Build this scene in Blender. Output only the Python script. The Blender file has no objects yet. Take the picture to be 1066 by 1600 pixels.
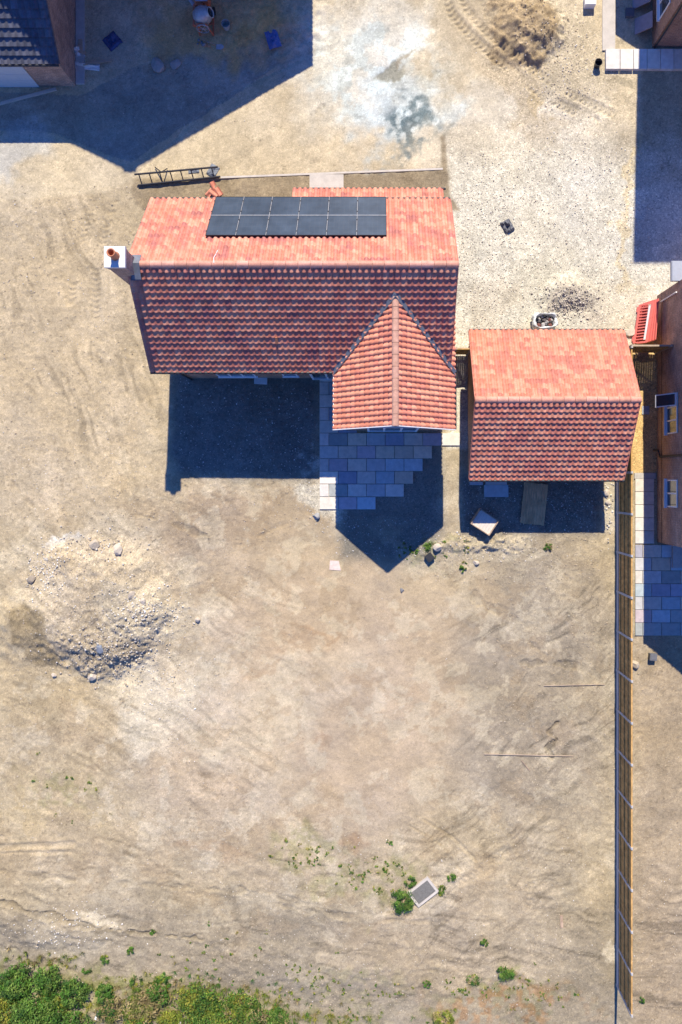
import bpy, math, random
import numpy as np
from mathutils import Vector, Matrix
random.seed(11)
RNG = np.random.default_rng(11)
S, H, NX, NY = 32.8, 33.8, 590.0, 752.0      # ground scale (units per metre), drone height, plumb point
SC = bpy.context.scene
COL = SC.collection
SUN = Vector((0.034, .99, 1.0)).normalized()

def W(px, py, h=0.0):
    k = (1 - h / H) / S
    return Vector(((px - NX) * k, (NY - py) * k, h))

# ------------------------------------------------------------------ noise
def _lat(seed):
    L = np.random.default_rng(seed).random((257, 257)); L[256] = L[0]; L[:, 256] = L[:, 0]
    return L
def vnoise(x, y, seed):
    L = _lat(seed)
    xi = np.floor(x).astype(int); yi = np.floor(y).astype(int)
    fx = x - xi; fy = y - yi
    fx = fx * fx * (3 - 2 * fx); fy = fy * fy * (3 - 2 * fy)
    a = xi % 256; b = yi % 256
    return ((L[a, b] * (1 - fx) + L[a + 1, b] * fx) * (1 - fy)
            + (L[a, b + 1] * (1 - fx) + L[a + 1, b + 1] * fx) * fy)
def fbm(x, y, f, octv, seed, gain=0.5):
    t = 0; amp = 1; n = 0
    for i in range(octv):
        t = t + amp * vnoise(x * f + 13.7 * i, y * f + 7.1 * i, seed + i)
        n += amp; amp *= gain; f *= 2.03
    return t / n
def sst(a, b, x):
    t = np.clip((x - a) / (b - a), 0, 1)
    return t * t * (3 - 2 * t)

# ------------------------------------------------------------------ materials
MATS = {}
def nodes(name):
    m = bpy.data.materials.new(name); m.use_nodes = True
    nt = m.node_tree
    return m, nt, nt.nodes['Principled BSDF']
def mul(nt, a, b):
    n = nt.nodes.new('ShaderNodeMix'); n.data_type = 'RGBA'; n.blend_type = 'MULTIPLY'
    n.inputs[0].default_value = 1
    nt.links.new(a, n.inputs[6]); nt.links.new(b, n.inputs[7])
    return n.outputs[2]
def noise(nt, scale, detail, coord, rough=0.6):
    n = nt.nodes.new('ShaderNodeTexNoise')
    n.inputs['Scale'].default_value = scale; n.inputs['Detail'].default_value = detail
    n.inputs['Roughness'].default_value = rough
    nt.links.new(coord, n.inputs['Vector'])
    return n.outputs['Fac']
def ramp(nt, fac, stops, interp='LINEAR'):
    r = nt.nodes.new('ShaderNodeValToRGB'); r.color_ramp.interpolation = interp
    e = r.color_ramp.elements
    while len(e) < len(stops): e.new(0.5)
    for i, (p, c) in enumerate(stops):
        e[i].position = p
        e[i].color = (c, c, c, 1) if not isinstance(c, tuple) else (*c, 1)
    nt.links.new(fac, r.inputs[0])
    return r.outputs[0]
def coords(nt, kind='Object'):
    return nt.nodes.new('ShaderNodeTexCoord').outputs[kind]
def bump(nt, bs, h, strength, dist):
    b = nt.nodes.new('ShaderNodeBump')
    b.inputs['Strength'].default_value = strength; b.inputs['Distance'].default_value = dist
    nt.links.new(h, b.inputs['Height']); nt.links.new(b.outputs[0], bs.inputs['Normal'])

def simple(name, col, rough=0.7, metal=0.0, var=0.18, scale=6.0, bmp=0.0, attr=False, spec=0.3):
    if name in MATS: return MATS[name]
    m, nt, bs = nodes(name)
    co = coords(nt)
    if attr:
        a = nt.nodes.new('ShaderNodeAttribute'); a.attribute_name = 'Col'; base = a.outputs['Color']
    else:
        r = nt.nodes.new('ShaderNodeRGB'); r.outputs[0].default_value = (*col, 1); base = r.outputs[0]
    v = ramp(nt, noise(nt, scale, 6, co), [(0.25, 1 - var), (0.75, 1 + var)])
    base = mul(nt, base, v)
    v2 = ramp(nt, noise(nt, scale * 9, 3, co), [(0.3, 1 - var * .6), (0.7, 1 + var * .6)])
    base = mul(nt, base, v2)
    nt.links.new(base, bs.inputs['Base Color'])
    bs.inputs['Roughness'].default_value = rough; bs.inputs['Metallic'].default_value = metal
    bs.inputs['Specular IOR Level'].default_value = spec
    if bmp: bump(nt, bs, noise(nt, scale * 6, 5, co), 0.6, bmp)
    MATS[name] = m
    return m

def earth_material():
    m, nt, bs = nodes('earth')
    co = coords(nt)
    a = nt.nodes.new('ShaderNodeAttribute'); a.attribute_name = 'Col'
    g = nt.nodes.new('ShaderNodeAttribute'); g.attribute_name = 'Grit'
    base = a.outputs['Color']
    base = mul(nt, base, ramp(nt, noise(nt, 1.3, 9, co, .68), [(0.28, .88), (0.5, 1.0), (0.72, 1.10)]))
    base = mul(nt, base, ramp(nt, noise(nt, 9, 6, co, .7), [(0.28, .87), (0.5, 1.0), (0.72, 1.10)]))
    base = mul(nt, base, ramp(nt, noise(nt, 34, 4, co, .7), [(0.3, .72), (0.5, 1.0), (0.7, 1.18)]))
    # stones: random cells, strength set by the Grit attribute
    def stones(scale, stops, amt):
        v = nt.nodes.new('ShaderNodeTexVoronoi'); v.inputs['Scale'].default_value = scale
        nt.links.new(co, v.inputs['Vector'])
        sp = nt.nodes.new('ShaderNodeSeparateColor'); nt.links.new(v.outputs['Color'], sp.inputs[0])
        r = ramp(nt, sp.outputs[0], stops)
        mx = nt.nodes.new('ShaderNodeMix'); mx.data_type = 'RGBA'
        mt = nt.nodes.new('ShaderNodeMath'); mt.operation = 'MULTIPLY'; mt.use_clamp = True
        mt.inputs[1].default_value = amt
        nt.links.new(g.outputs['Fac'], mt.inputs[0]); nt.links.new(mt.outputs[0], mx.inputs[0])
        mx.inputs[6].default_value = (1, 1, 1, 1); nt.links.new(r, mx.inputs[7])
        return mx.outputs[2], v.outputs['Distance']
    s1, d1 = stones(17, [(0.0, .66), (0.12, .86), (0.3, .97), (.7, 1.0), (0.88, 1.10), (1.0, 1.4)], 1.0)
    s2, d2 = stones(38, [(0.0, .62), (0.2, .88), (0.5, 1.0), (0.8, 1.08), (1.0, 1.35)], .8)
    base = mul(nt, base, s1); base = mul(nt, base, s2)
    nt.links.new(base, bs.inputs['Base Color'])
    bs.inputs['Roughness'].default_value = .95; bs.inputs['Specular IOR Level'].default_value = .08
    h = nt.nodes.new('ShaderNodeMath'); h.operation = 'ADD'
    nt.links.new(noise(nt, 22, 6, co, .7), h.inputs[0]); nt.links.new(noise(nt, 55, 4, co, .7), h.inputs[1])
    bump(nt, bs, h.outputs[0], .8, .03)
    return m

def brick_material(name, c1, c2, mortar):
    m, nt, bs = nodes(name)
    uv = coords(nt, 'UV'); ob = coords(nt)
    b = nt.nodes.new('ShaderNodeTexBrick')
    b.inputs['Scale'].default_value = 1.0
    b.inputs['Brick Width'].default_value = .225; b.inputs['Row Height'].default_value = .075
    b.inputs['Mortar Size'].default_value = .009; b.inputs['Mortar Smooth'].default_value = .1
    b.inputs['Bias'].default_value = -.1
    b.inputs['Color1'].default_value = (*c1, 1); b.inputs['Color2'].default_value = (*c2, 1)
    b.inputs['Mortar'].default_value = (*mortar, 1)
    nt.links.new(uv, b.inputs['Vector'])
    base = mul(nt, b.outputs['Color'], ramp(nt, noise(nt, 1.6, 6, ob), [(0.3, .75), (0.7, 1.25)]))
    base = mul(nt, base, ramp(nt, noise(nt, 16, 5, ob), [(0.3, .7), (0.7, 1.3)]))
    nt.links.new(base, bs.inputs['Base Color'])
    bs.inputs['Roughness'].default_value = .9; bs.inputs['Specular IOR Level'].default_value = .15
    bump(nt, bs, b.outputs['Fac'], -.5, .006)
    return m

def tile_material(name):
    m, nt, bs = nodes(name)
    co = coords(nt)
    a = nt.nodes.new('ShaderNodeAttribute'); a.attribute_name = 'Col'
    base = mul(nt, a.outputs['Color'], ramp(nt, noise(nt, 5, 8, co, .7), [(0.3, .74), (0.7, 1.22)]))
    base = mul(nt, base, ramp(nt, noise(nt, 40, 4, co), [(0.3, .85), (0.7, 1.12)]))
    nt.links.new(base, bs.inputs['Base Color'])
    bs.inputs['Roughness'].default_value = .5; bs.inputs['Specular IOR Level'].default_value = .16
    bump(nt, bs, noise(nt, 60, 4, co), .3, .006)
    return m

def leaf_material():
    m, nt, bs = nodes('leaf')
    a = nt.nodes.new('ShaderNodeAttribute'); a.attribute_name = 'Col'
    nt.links.new(a.outputs['Color'], bs.inputs['Base Color'])
    bs.inputs['Roughness'].default_value = .6; bs.inputs['Specular IOR Level'].default_value = .25
    t = nt.nodes.new('ShaderNodeBsdfTranslucent'); nt.links.new(a.outputs['Color'], t.inputs[0])
    mx = nt.nodes.new('ShaderNodeMixShader'); mx.inputs[0].default_value = .25
    nt.links.new(bs.outputs[0], mx.inputs[1]); nt.links.new(t.outputs[0], mx.inputs[2])
    nt.links.new(mx.outputs[0], nt.nodes['Material Output'].inputs[0])
    return m

def wood_material(name, col, var=.35, grain=(3, 40, 40)):
    m, nt, bs = nodes(name)
    co = coords(nt)
    mp = nt.nodes.new('ShaderNodeMapping'); mp.inputs['Scale'].default_value = grain
    nt.links.new(co, mp.inputs['Vector'])
    r = nt.nodes.new('ShaderNodeRGB'); r.outputs[0].default_value = (*col, 1)
    base = mul(nt, r.outputs[0], ramp(nt, noise(nt, 1, 6, mp.outputs[0]), [(0.3, 1 - var), (0.7, 1 + var)]))
    base = mul(nt, base, ramp(nt, noise(nt, 2.2, 4, co), [(0.3, 1 - var * .7), (0.7, 1 + var * .7)]))
    nt.links.new(base, bs.inputs['Base Color'])
    bs.inputs['Roughness'].default_value = .85; bs.inputs['Specular IOR Level'].default_value = .15
    return m

EARTH = earth_material()
BRICK = brick_material('red_brick', (.36, .18, .105), (.24, .115, .08), (.36, .31, .25))
BRICKD = brick_material('dark_red_brick', (.46, .27, .185), (.29, .17, .13), (.40, .35, .30))
TILE = tile_material('clay_tile')
LEAF = leaf_material()
FENCEW = wood_material('fence_wood', (.47, .28, .10), .35, (30, 6, 2))
OLDW = wood_material('weathered_wood', (.38, .28, .20), .3, (40, 4, 4))
PALEW = wood_material('pale_wood', (.42, .33, .24), .2, (4, 30, 30))
CONC = simple('concrete', (.46, .44, .41), .9, var=.14, scale=4, bmp=.004)
PCONC = simple('pale_concrete', (.50, .46, .40), .9, var=.13, scale=3, bmp=.006)
SLABM = simple('sandstone', (.4, .37, .33), .85, var=.16, scale=5, bmp=.003, attr=True)
WHITEP = simple('white_plastic', (.78, .78, .77), .35, var=.03)
BLACKP = simple('black_plastic', (.035, .036, .04), .45, var=.15)
LEAD = simple('lead', (.16, .175, .20), .55, metal=.2, var=.15)
RENDER = simple('chimney_mortar', (.68, .66, .61), .9, var=.08, scale=8)
TERRA = simple('terracotta', (.46, .18, .09), .8, var=.12)
REDP = simple('red_plastic', (.74, .19, .16), .45, var=.10, scale=4)
STRIP = simple('white_reflective', (.80, .80, .78), .4, var=.04)
ORANGE = simple('worn_orange_paint', (.55, .16, .08), .6, var=.25, scale=8)
GREYST = simple('grey_steel', (.42, .43, .44), .5, metal=.4, var=.2, scale=9)
DKSTEEL = simple('dark_steel', (.045, .045, .05), .55, metal=.3, var=.2)
RUBBER = simple('rubber', (.03, .03, .03), .8)
BLUEPL = simple('blue_sheeting', (.045, .07, .17), .45, var=.25)
WHITESH = simple('white_sheeting', (.66, .68, .66), .5, var=.12)
STONE = simple('stone', (.4, .36, .3), .9, var=.2, scale=7, bmp=.01, attr=True)
DKGREY = simple('dark_grey_block', (.13, .135, .15), .7, var=.15)
GRATE = simple('cover_metal', (.17, .165, .15), .75, metal=.1, var=.3, scale=12, bmp=.004)
def glass_mat():
    m, nt, bs = nodes('window_glass')
    bs.inputs['Base Color'].default_value = (.05, .06, .07, 1)
    bs.inputs['Roughness'].default_value = .05; bs.inputs['Specular IOR Level'].default_value = .8
    v = ramp(nt, noise(nt, 1.5, 3, coords(nt)), [(0.3, .03), (0.7, .10)])
    nt.links.new(v, bs.inputs['Roughness'])
    return m
GLASS = glass_mat()
def solar_mat():
    m, nt, bs = nodes('solar_cells')
    uv = coords(nt, 'UV')
    b = nt.nodes.new('ShaderNodeTexBrick'); b.offset = 0
    b.inputs['Scale'].default_value = 1; b.inputs['Brick Width'].default_value = .19
    b.inputs['Row Height'].default_value = .19; b.inputs['Mortar Size'].default_value = .003
    b.inputs['Color1'].default_value = (.045, .062, .085, 1); b.inputs['Color2'].default_value = (.050, .068, .092, 1)
    b.inputs['Mortar'].default_value = (.075, .09, .11, 1)
    nt.links.new(uv, b.inputs['Vector'])
    base = mul(nt, b.outputs['Color'], ramp(nt, noise(nt, 1.2, 5, coords(nt)), [(0.3, .8), (0.7, 1.3)]))
    nt.links.new(base, bs.inputs['Base Color'])
    bs.inputs['Roughness'].default_value = .32; bs.inputs['Specular IOR Level'].default_value = .5
    return m
SOLAR = solar_mat()

# ------------------------------------------------------------------ mesh builder
ORG = {}
class MB:
    def __init__(s): s.v = []; s.f = []; s.c = []
    def add(s, vs, fs, col=None):
        o = len(s.v); s.v += [tuple(v) for v in vs]
        for f in fs: s.f.append([i + o for i in f]); s.c.append(col or (1, 1, 1))
    def box(s, x0, x1, y0, y1, z0, z1, M=None, col=None):
        vs = [Vector((x, y, z)) for z in (z0, z1) for y in (y0, y1) for x in (x0, x1)]
        if M: vs = [M @ v for v in vs]
        s.add(vs, [(0, 2, 3, 1), (4, 5, 7, 6), (0, 1, 5, 4), (2, 6, 7, 3), (0, 4, 6, 2), (1, 3, 7, 5)], col)
    def prism(s, poly, a0, a1, axis='z', M=None, col=None):
        n = len(poly)
        if axis == 'z': mk = lambda p, a: Vector((p[0], p[1], a))
        elif axis == 'x': mk = lambda p, a: Vector((a, p[0], p[1]))
        else: mk = lambda p, a: Vector((p[0], a, p[1]))
        vs = [mk(p, a0) for p in poly] + [mk(p, a1) for p in poly]
        if M: vs = [M @ v for v in vs]
        fs = [list(range(n))[::-1], list(range(n, 2 * n))] + [(i, (i + 1) % n, (i + 1) % n + n, i + n) for i in range(n)]
        if axis == 'y': fs = [list(f)[::-1] for f in fs]
        s.add(vs, fs, col)
    def tube(s, p, q, r, n=8, r2=None, caps=True, col=None):
        p = Vector(p); q = Vector(q); d = (q - p).normalized()
        a = d.orthogonal().normalized(); b = d.cross(a)
        r2 = r if r2 is None else r2
        vs = []
        for c, rr in ((p, r), (q, r2)):
            for i in range(n):
                t = 2 * math.pi * i / n
                vs.append(c + a * math.cos(t) * rr + b * math.sin(t) * rr)
        fs = [(i, (i + 1) % n, n + (i + 1) % n, n + i) for i in range(n)]
        if caps: fs += [list(range(n))[::-1], list(range(n, 2 * n))]
        s.add(vs, fs, col)
    def path(s, pts, r, n=8):
        for a, b in zip(pts[:-1], pts[1:]): s.tube(a, b, r, n)
    def bar(s, p, q, w, t, up=(0, 0, 1), col=None):
        p = Vector(p); q = Vector(q); d = (q - p); L = d.length; d.normalize()
        side = d.cross(Vector(up)).normalized(); u = side.cross(d)
        vs = [c + side * a * w / 2 + u * b * t / 2 for c in (p, q) for a, b in ((-1, -1), (1, -1), (1, 1), (-1, 1))]
        s.add(vs, [(0, 1, 2, 3), (7, 6, 5, 4), (0, 4, 5, 1), (1, 5, 6, 2), (2, 6, 7, 3), (3, 7, 4, 0)], col)
    def lathe(s, prof, n=20, M=None, col=None):
        vs = []
        for (r, z) in prof:
            for i in range(n):
                t = 2 * math.pi * i / n
                vs.append(Vector((r * math.cos(t), r * math.sin(t), z)))
        if M: vs = [M @ v for v in vs]
        fs = []
        for k in range(len(prof) - 1):
            for i in range(n):
                j = (i + 1) % n
                fs.append((k * n + i, k * n + j, (k + 1) * n + j, (k + 1) * n + i))
        s.add(vs, fs, col)
    def rock(s, c, r, col, flat=.7, seed=None, sub=2):
        import bmesh
        bm = bmesh.new(); bmesh.ops.create_icosphere(bm, subdivisions=sub, radius=1)
        R = random.Random(seed if seed is not None else random.random())
        pl = [(Vector((R.uniform(-1, 1), R.uniform(-1, 1), R.uniform(-.6, 1))).normalized(), R.uniform(.55, .85)) for _ in range(7)]
        rx, ry = r * R.uniform(.75, 1.2), r * R.uniform(.75, 1.2)
        rot = Matrix.Rotation(R.uniform(0, 6.28), 3, 'Z')
        vs = []
        for v in bm.verts:
            p = v.co.copy()
            for n, d in pl:
                e = p.dot(n)
                if e > d: p -= n * (e - d)
            p *= 1 + R.uniform(-.05, .05)
            p = rot @ Vector((p.x * rx, p.y * ry, p.z * r * flat))
            vs.append(p + Vector(c))
        s.add(vs, [[v.index for v in f.verts] for f in bm.faces], col)
        bm.free()
    def build(s, name, mat, parent=None, smooth=False, origin=None):
        o0 = Vector((0, 0, 0))
        if parent is not None: o0 = ORG[parent.name]
        elif origin is not None: o0 = Vector(origin)
        me = bpy.data.meshes.new(name)
        V = np.array(s.v, dtype=np.float64) - np.array(o0)
        me.from_pydata([tuple(v) for v in V], [], s.f)
        me.materials.append(mat)
        nl = len(me.loops)
        lt = np.array([len(f) for f in s.f])
        cc = np.repeat(np.array([(*c, 1.0) for c in s.c], dtype=np.float32), lt, axis=0)
        ca = me.color_attributes.new('Col', 'FLOAT_COLOR', 'CORNER')
        ca.data.foreach_set('color', cc.ravel())
        # metric box UVs
        uvl = me.uv_layers.new(name='UVMap')
        li = np.array([i for f in s.f for i in f])
        nrm = np.zeros(len(s.f) * 3, dtype=np.float32); me.polygons.foreach_get('normal', nrm)
        nn = np.repeat(nrm.reshape(-1, 3), lt, axis=0)
        P = np.array(s.v)[li]
        flat = np.abs(nn[:, 2]) > .97
        hl = np.hypot(nn[:, 0], nn[:, 1]) + 1e-9
        tx = -nn[:, 1] / hl; ty = nn[:, 0] / hl
        u = np.where(flat, P[:, 0], P[:, 0] * tx + P[:, 1] * ty)
        v = np.where(flat, P[:, 1], P[:, 2])
        uvl.data.foreach_set('uv', np.stack([u, v], 1).astype(np.float32).ravel())
        if smooth: me.polygons.foreach_set('use_smooth', [True] * len(me.polygons))
        me.update()
        o = bpy.data.objects.new(name, me); COL.objects.link(o)
        if parent is not None: o.parent = parent
        else: o.location = o0
        ORG[o.name] = o0
        return o

def thing(name, label, cat, loc, group=None):
    o = bpy.data.objects.new(name, None); COL.objects.link(o)
    o.empty_display_size = .3
    o.location = loc; o['label'] = label; o['category'] = cat
    if group: o['group'] = group
    ORG[o.name] = Vector(loc)
    return o
def tag(o, label, cat, group=None):
    o['label'] = label; o['category'] = cat
    if group: o['group'] = group
    return o
def struct(o, kind='structure', label=None, cat=None):
    o['kind'] = kind
    if label: o['label'] = label
    if cat: o['category'] = cat
    return o

# ------------------------------------------------------------------ terrain
G = .06
gx = np.arange(-20.4, 17.4 + 1e-6, G); gy = np.arange(-28.2, 25.2 + 1e-6, G)
X, Y = np.meshgrid(gx, gy, indexing='xy')
PX = NX + X * S; PY = NY - Y * S
wx = PX + 46 * (fbm(X, Y, .55, 4, 3) - .5) * 2 + 20 * (fbm(X, Y, 2.2, 4, 8, .6) - .5) * 2
wy = PY + 46 * (fbm(X, Y, .55, 4, 5) - .5) * 2 + 20 * (fbm(X, Y, 2.2, 4, 9, .6) - .5) * 2
def ell(cx, cy, rx, ry, rot=0, soft=.4, warp=True):
    a, b = (wx, wy) if warp else (PX, PY)
    soft = soft * .75 if warp else soft
    t = math.radians(rot); c, s_ = math.cos(t), math.sin(t)
    dx, dy = a - cx, b - cy
    u = (dx * c + dy * s_) / rx; v = (-dx * s_ + dy * c) / ry
    return 1 - sst(1 - soft, 1 + soft, np.sqrt(u * u + v * v))
def rect(x0, x1, y0, y1, soft=3, warp=0):
    a = PX + warp * (wx - PX); b = PY + warp * (wy - PY)
    return (sst(x0 - soft, x0 + soft, a) * (1 - sst(x1 - soft, x1 + soft, a))
            * sst(y0 - soft, y0 + soft, b) * (1 - sst(y1 - soft, y1 + soft, b)))
def inpoly(pts, warp=0.0):
    a = PX + warp * (wx - PX); b = PY + warp * (wy - PY)
    ins = np.zeros(a.shape, bool); n = len(pts)
    for i in range(n):
        x1, y1 = pts[i]; x2, y2 = pts[(i + 1) % n]
        if y1 == y2: continue
        c = ((y1 > b) != (y2 > b)) & (a < (x2 - x1) * (b - y1) / (y2 - y1) + x1)
        ins ^= c
    return ins
def blur(m, n=2):
    m = m.astype(float)
    for _ in range(n):
        m = (m + np.roll(m, 1, 0) + np.roll(m, -1, 0) + np.roll(m, 1, 1) + np.roll(m, -1, 1)) / 5
    return m
def polydist(pts):
    """distance (px) to a polyline and the running length along it"""
    D = np.full(PX.shape, 1e9); A = np.zeros(PX.shape); Sg = np.zeros(PX.shape); run = 0
    for (x1, y1), (x2, y2) in zip(pts[:-1], pts[1:]):
        L = math.hypot(x2 - x1, y2 - y1); ux, uy = (x2 - x1) / L, (y2 - y1) / L
        t = np.clip((PX - x1) * ux + (PY - y1) * uy, 0, L)
        ex, ey = PX - x1 - t * ux, PY - y1 - t * uy
        d = np.hypot(ex, ey); m = d < D
        D[m] = d[m]; A[m] = (t + run)[m]; Sg[m] = (-ex * uy + ey * ux)[m]
        run += L
    return D, A, Sg

n_big = fbm(X, Y, .25, 4, 21); n_mid = fbm(X, Y, 1.1, 5, 31); n_fine = fbm(X, Y, 4.2, 3, 41)
def streak(ang, fa, fb, seed):
    t = math.radians(ang); ww = 1.2 * (fbm(X, Y, .5, 3, seed + 9) - .5); u = X * math.cos(t) - Y * math.sin(t); v = X * math.sin(t) + Y * math.cos(t) + ww
    return fbm(u * fa, v * fb, 1.0, 4, seed) - .5
st1 = streak(12, .5, 4.5, 51); st2 = streak(-38, .45, 4.0, 61); st3 = streak(38, .5, 4.5, 71)

# --- surface colours (albedo, linear)
C = np.zeros(PX.shape + (3,)); C[:] = (.415, .345, .245)
Grit = np.full(PX.shape, .10)
def paint(m, col, amt=1.0):
    global C
    k = (np.clip(m, 0, 1) * amt)[..., None]
    C = C * (1 - k) + np.array(col) * k
def grit(m, v):
    global Grit
    Grit = Grit * (1 - m) + v * m
paint(ell(480, 1080, 300, 240, 0, .6), (.425, .335, .245), .9)
paint(ell(100, 560, 150, 300, 0, .6), (.46, .375, .265), .9)
paint(ell(60, 1180, 130, 170, 0, .6), (.40, .32, .21), .7)
paint(ell(60, 1290, 140, 40, 0, .6), (.45, .36, .22), .6)
paint(ell(860, 1060, 130, 240, 8, .35), (.30, .255, .20), .9)
paint(ell(430, 800, 220, 60, 0, .6), (.37, .295, .215), .7)
paint(ell(330, 830, 120, 60, -20, .5), (.345, .27, .20), .6)
paint(rect(-300, 1400, 1395, 1900, 50, 1), (.285, .243, .185), .9)
paint(rect(985, 1400, 990, 1900, 12, .3), (.345, .275, .20), .8)
paint(ell(700, 1440, 170, 90, -25, .5), (.40, .325, .235), .7)
paint(ell(820, 1480, 80, 60, 0, .5), (.42, .345, .245), .6)
paint(ell(200, 1330, 300, 45, 0, .6), (.365, .295, .21), .6)
def soft_g0(_): return ell(450, 1080, 520, 420, 0, .4, False)
# pale dusty patches
for (a, b, c, d, e, f) in [(255, 1080, 75, 90, 30, .75), (210, 1130, 40, 35, 0, .8), (285, 945, 40, 30, -20, .6), (240, 1010, 110, 120, 20, .45),
                           (400, 1130, 90, 45, -15, .4), (470, 1060, 120, 50, -10, .25), (60, 880, 40, 50, 0, .45), (170, 860, 60, 40, 0, .4),
                           (520, 840, 40, 30, 0, .4), (780, 860, 70, 24, -5, .5), (430, 1250, 60, 30, 0, .3), (380, 1190, 70, 30, 20, .3),
                           (945, 1320, 14, 40, 0, .4), (950, 1475, 14, 14, 0, .7), (950, 1070, 16, 40, 0, .4), (160, 1430, 22, 10, 10, .8), (100, 1460, 60, 30, 30, .4)]:
    paint(ell(a, b, c, d, e, .55), (.55, .49, .39), f * .85)
paint(ell(104, 858, 13, 12, 0, .35), (.85, .84, .82), 1); paint(ell(108, 862, 26, 18, 0, .6), (.7, .67, .62), .5)
pt = fbm(X, Y, .75, 6, 181, .62); pt2 = fbm(X, Y, 1.0, 6, 187, .62)
paint(sst(.565, .60, pt) * soft_g0(0), (.33, .25, .165), .38)
paint(sst(.57, .60, pt2) * soft_g0(0), (.53, .46, .35), .45)
# brown / rusty patches
for (a, b, c, d, e, f) in [(515, 985, 40, 8, -8, .5), (500, 1165, 30, 8, -12, .45), (560, 1310, 24, 26, 20, .6), (150, 870, 18, 8, 0, .4), (470, 1010, 60, 10, -6, .35),
                           (590, 1065, 60, 10, 8, .25), (865, 275, 22, 12, 0, .5), (765, 405, 30, 12, 0, .3), (400, 1050, 40, 8, -10, .35), (330, 1330, 60, 10, 5, .3)]:
    paint(ell(a, b, c, d, e, .6), (.33, .215, .13), f)
# front hard surface (sandy, washed) and stains
road = inpoly([(-200, -100), (1000, -100), (1003, 210), (700, 215), (693, 262), (520, 268), (345, 278), (212, 276), (170, 300), (-200, 330)], .06)
paint(blur(road, 3), (.535, .45, .325), 1)
grit(blur(road, 3), .06)
paint(ell(600, 110, 130, 110, 0, .6), (.60, .585, .54), .9); paint(ell(800, 230, 140, 90, 0, .6), (.60, .55, .47), .8)
paint(ell(520, 90, 60, 60, 0, .6), (.56, .55, .50), .6)
paint(ell(640, 150, 75, 64, 30, .22), (.57, .61, .61), .85)
paint(ell(600, 200, 50, 40, 0, .5), (.47, .52, .54), .75)
paint(ell(610, 125, 115, 95, 20, .3) * sst(.46, .54, fbm(X, Y, 1.0, 6, 175, .62)), (.60, .67, .68), .8)
paint(ell(610, 125, 115, 95, 20, .3) * sst(.57, .62, fbm(X, Y, 1.3, 6, 178, .62)), (.40, .42, .40), .6)
paint(ell(622, 108, 38, 22, -18, .35), (.27, .255, .20), .85)
paint(ell(644, 78, 10, 10, 0, .5), (.30, .22, .12), .6)
paint(ell(640, 205, 48, 40, -10, .6) * sst(.35, .62, fbm(X, Y, 4, 4, 99)), (.11, .155, .175), .95)
paint(ell(655, 185, 24, 20, -10, .5), (.14, .18, .19), .65)
paint(ell(720, 60, 50, 110, 20, .5), (.50, .41, .28), .7)
paint(ell(800, 250, 140, 40, 12, .5), (.54, .47, .36), .6)
paint(ell(862, 180, 10, 14, 20, .5), (.42, .30, .12), .7)
# worn grey surface at the far left, brown ground round the mixer painted lighter to offset its shade
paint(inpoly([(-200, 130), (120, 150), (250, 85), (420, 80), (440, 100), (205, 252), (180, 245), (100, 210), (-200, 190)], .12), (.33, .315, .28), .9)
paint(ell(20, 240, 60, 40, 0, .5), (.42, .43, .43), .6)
paint(ell(350, 50, 130, 60, 0, .5), (.56, .39, .20), .9)
paint(ell(410, 70, 45, 40, -30, .5), (.60, .37, .15), .8)
paint(ell(170, 50, 70, 70, 0, .6), (.50, .45, .36), .7)
paint(ell(440, 90, 60, 40, -30, .5), (.36, .33, .29), .5)
# gravel drive
drive = inpoly([(692, 205), (850, 170), (1003, 135), (1400, 135), (1400, 440), (1075, 450), (1030, 470), (990, 560), (715, 560), (712, 420), (700, 300)], .12)
paint(blur(drive, 20) * sst(190, 300, PY + 60 * (n_mid - .5)), (.60, .565, .485), 1); grit(blur(drive, 2) * (.25 + .75 * sst(150, 340, PY + 100 * (n_mid - .5))), .95)
paint(ell(760, 480, 40, 60, 0, .5), (.53, .46, .36), .5)
paint(ell(870, 330, 90, 70, 0, .6), (.58, .545, .48), .6)
paint(ell(940, 480, 60, 50, 0, .5), (.55, .48, .37), .6)
paint(ell(985, 330, 8, 130, 0, .5), (.58, .46, .27), .6)
paint(ell(885, 480, 42, 20, 0, .4), (.50, .44, .37), .7)
paint(rect(700, 737, 300, 700, 5, .15), (.62, .58, .50), .9); grit(rect(700, 737, 300, 700, 5, .15), .7)
paint(ell(800, 100, 40, 140, -28, .4), (.47, .385, .27), .8); grit(ell(860, 110, 90, 120, -10, .4), .8)
paint(ell(905, 80, 50, 90, 0, .5), (.50, .43, .325), .8)
paint(ell(830, 45, 55, 48, 20, .3), (.37, .28, .175), .95); grit(ell(830, 45, 55, 48, 20, .3), .5)
paint(ell(955, 128, 45, 14, 5, .4), (.32, .275, .20), .8)
# bare bed along the front of the house
bed = inpoly([(212, 279), (345, 281), (520, 272), (690, 264), (688, 215), (694, 212), (703, 305), (720, 330), (240, 335), (215, 320), (205, 300)], .08)
paint(blur(bed, 2), (.275, .222, .155), .95); grit(blur(bed, 2), .12)
paint(ell(330, 292, 60, 12, 0, .5), (.32, .255, .17), .6)
# golden gravel between the garage and the neighbour
yel = rect(935, 1034, 545, 738, 2)
paint(yel, (.66, .46, .22), 1); grit(yel, 1.0)
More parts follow.
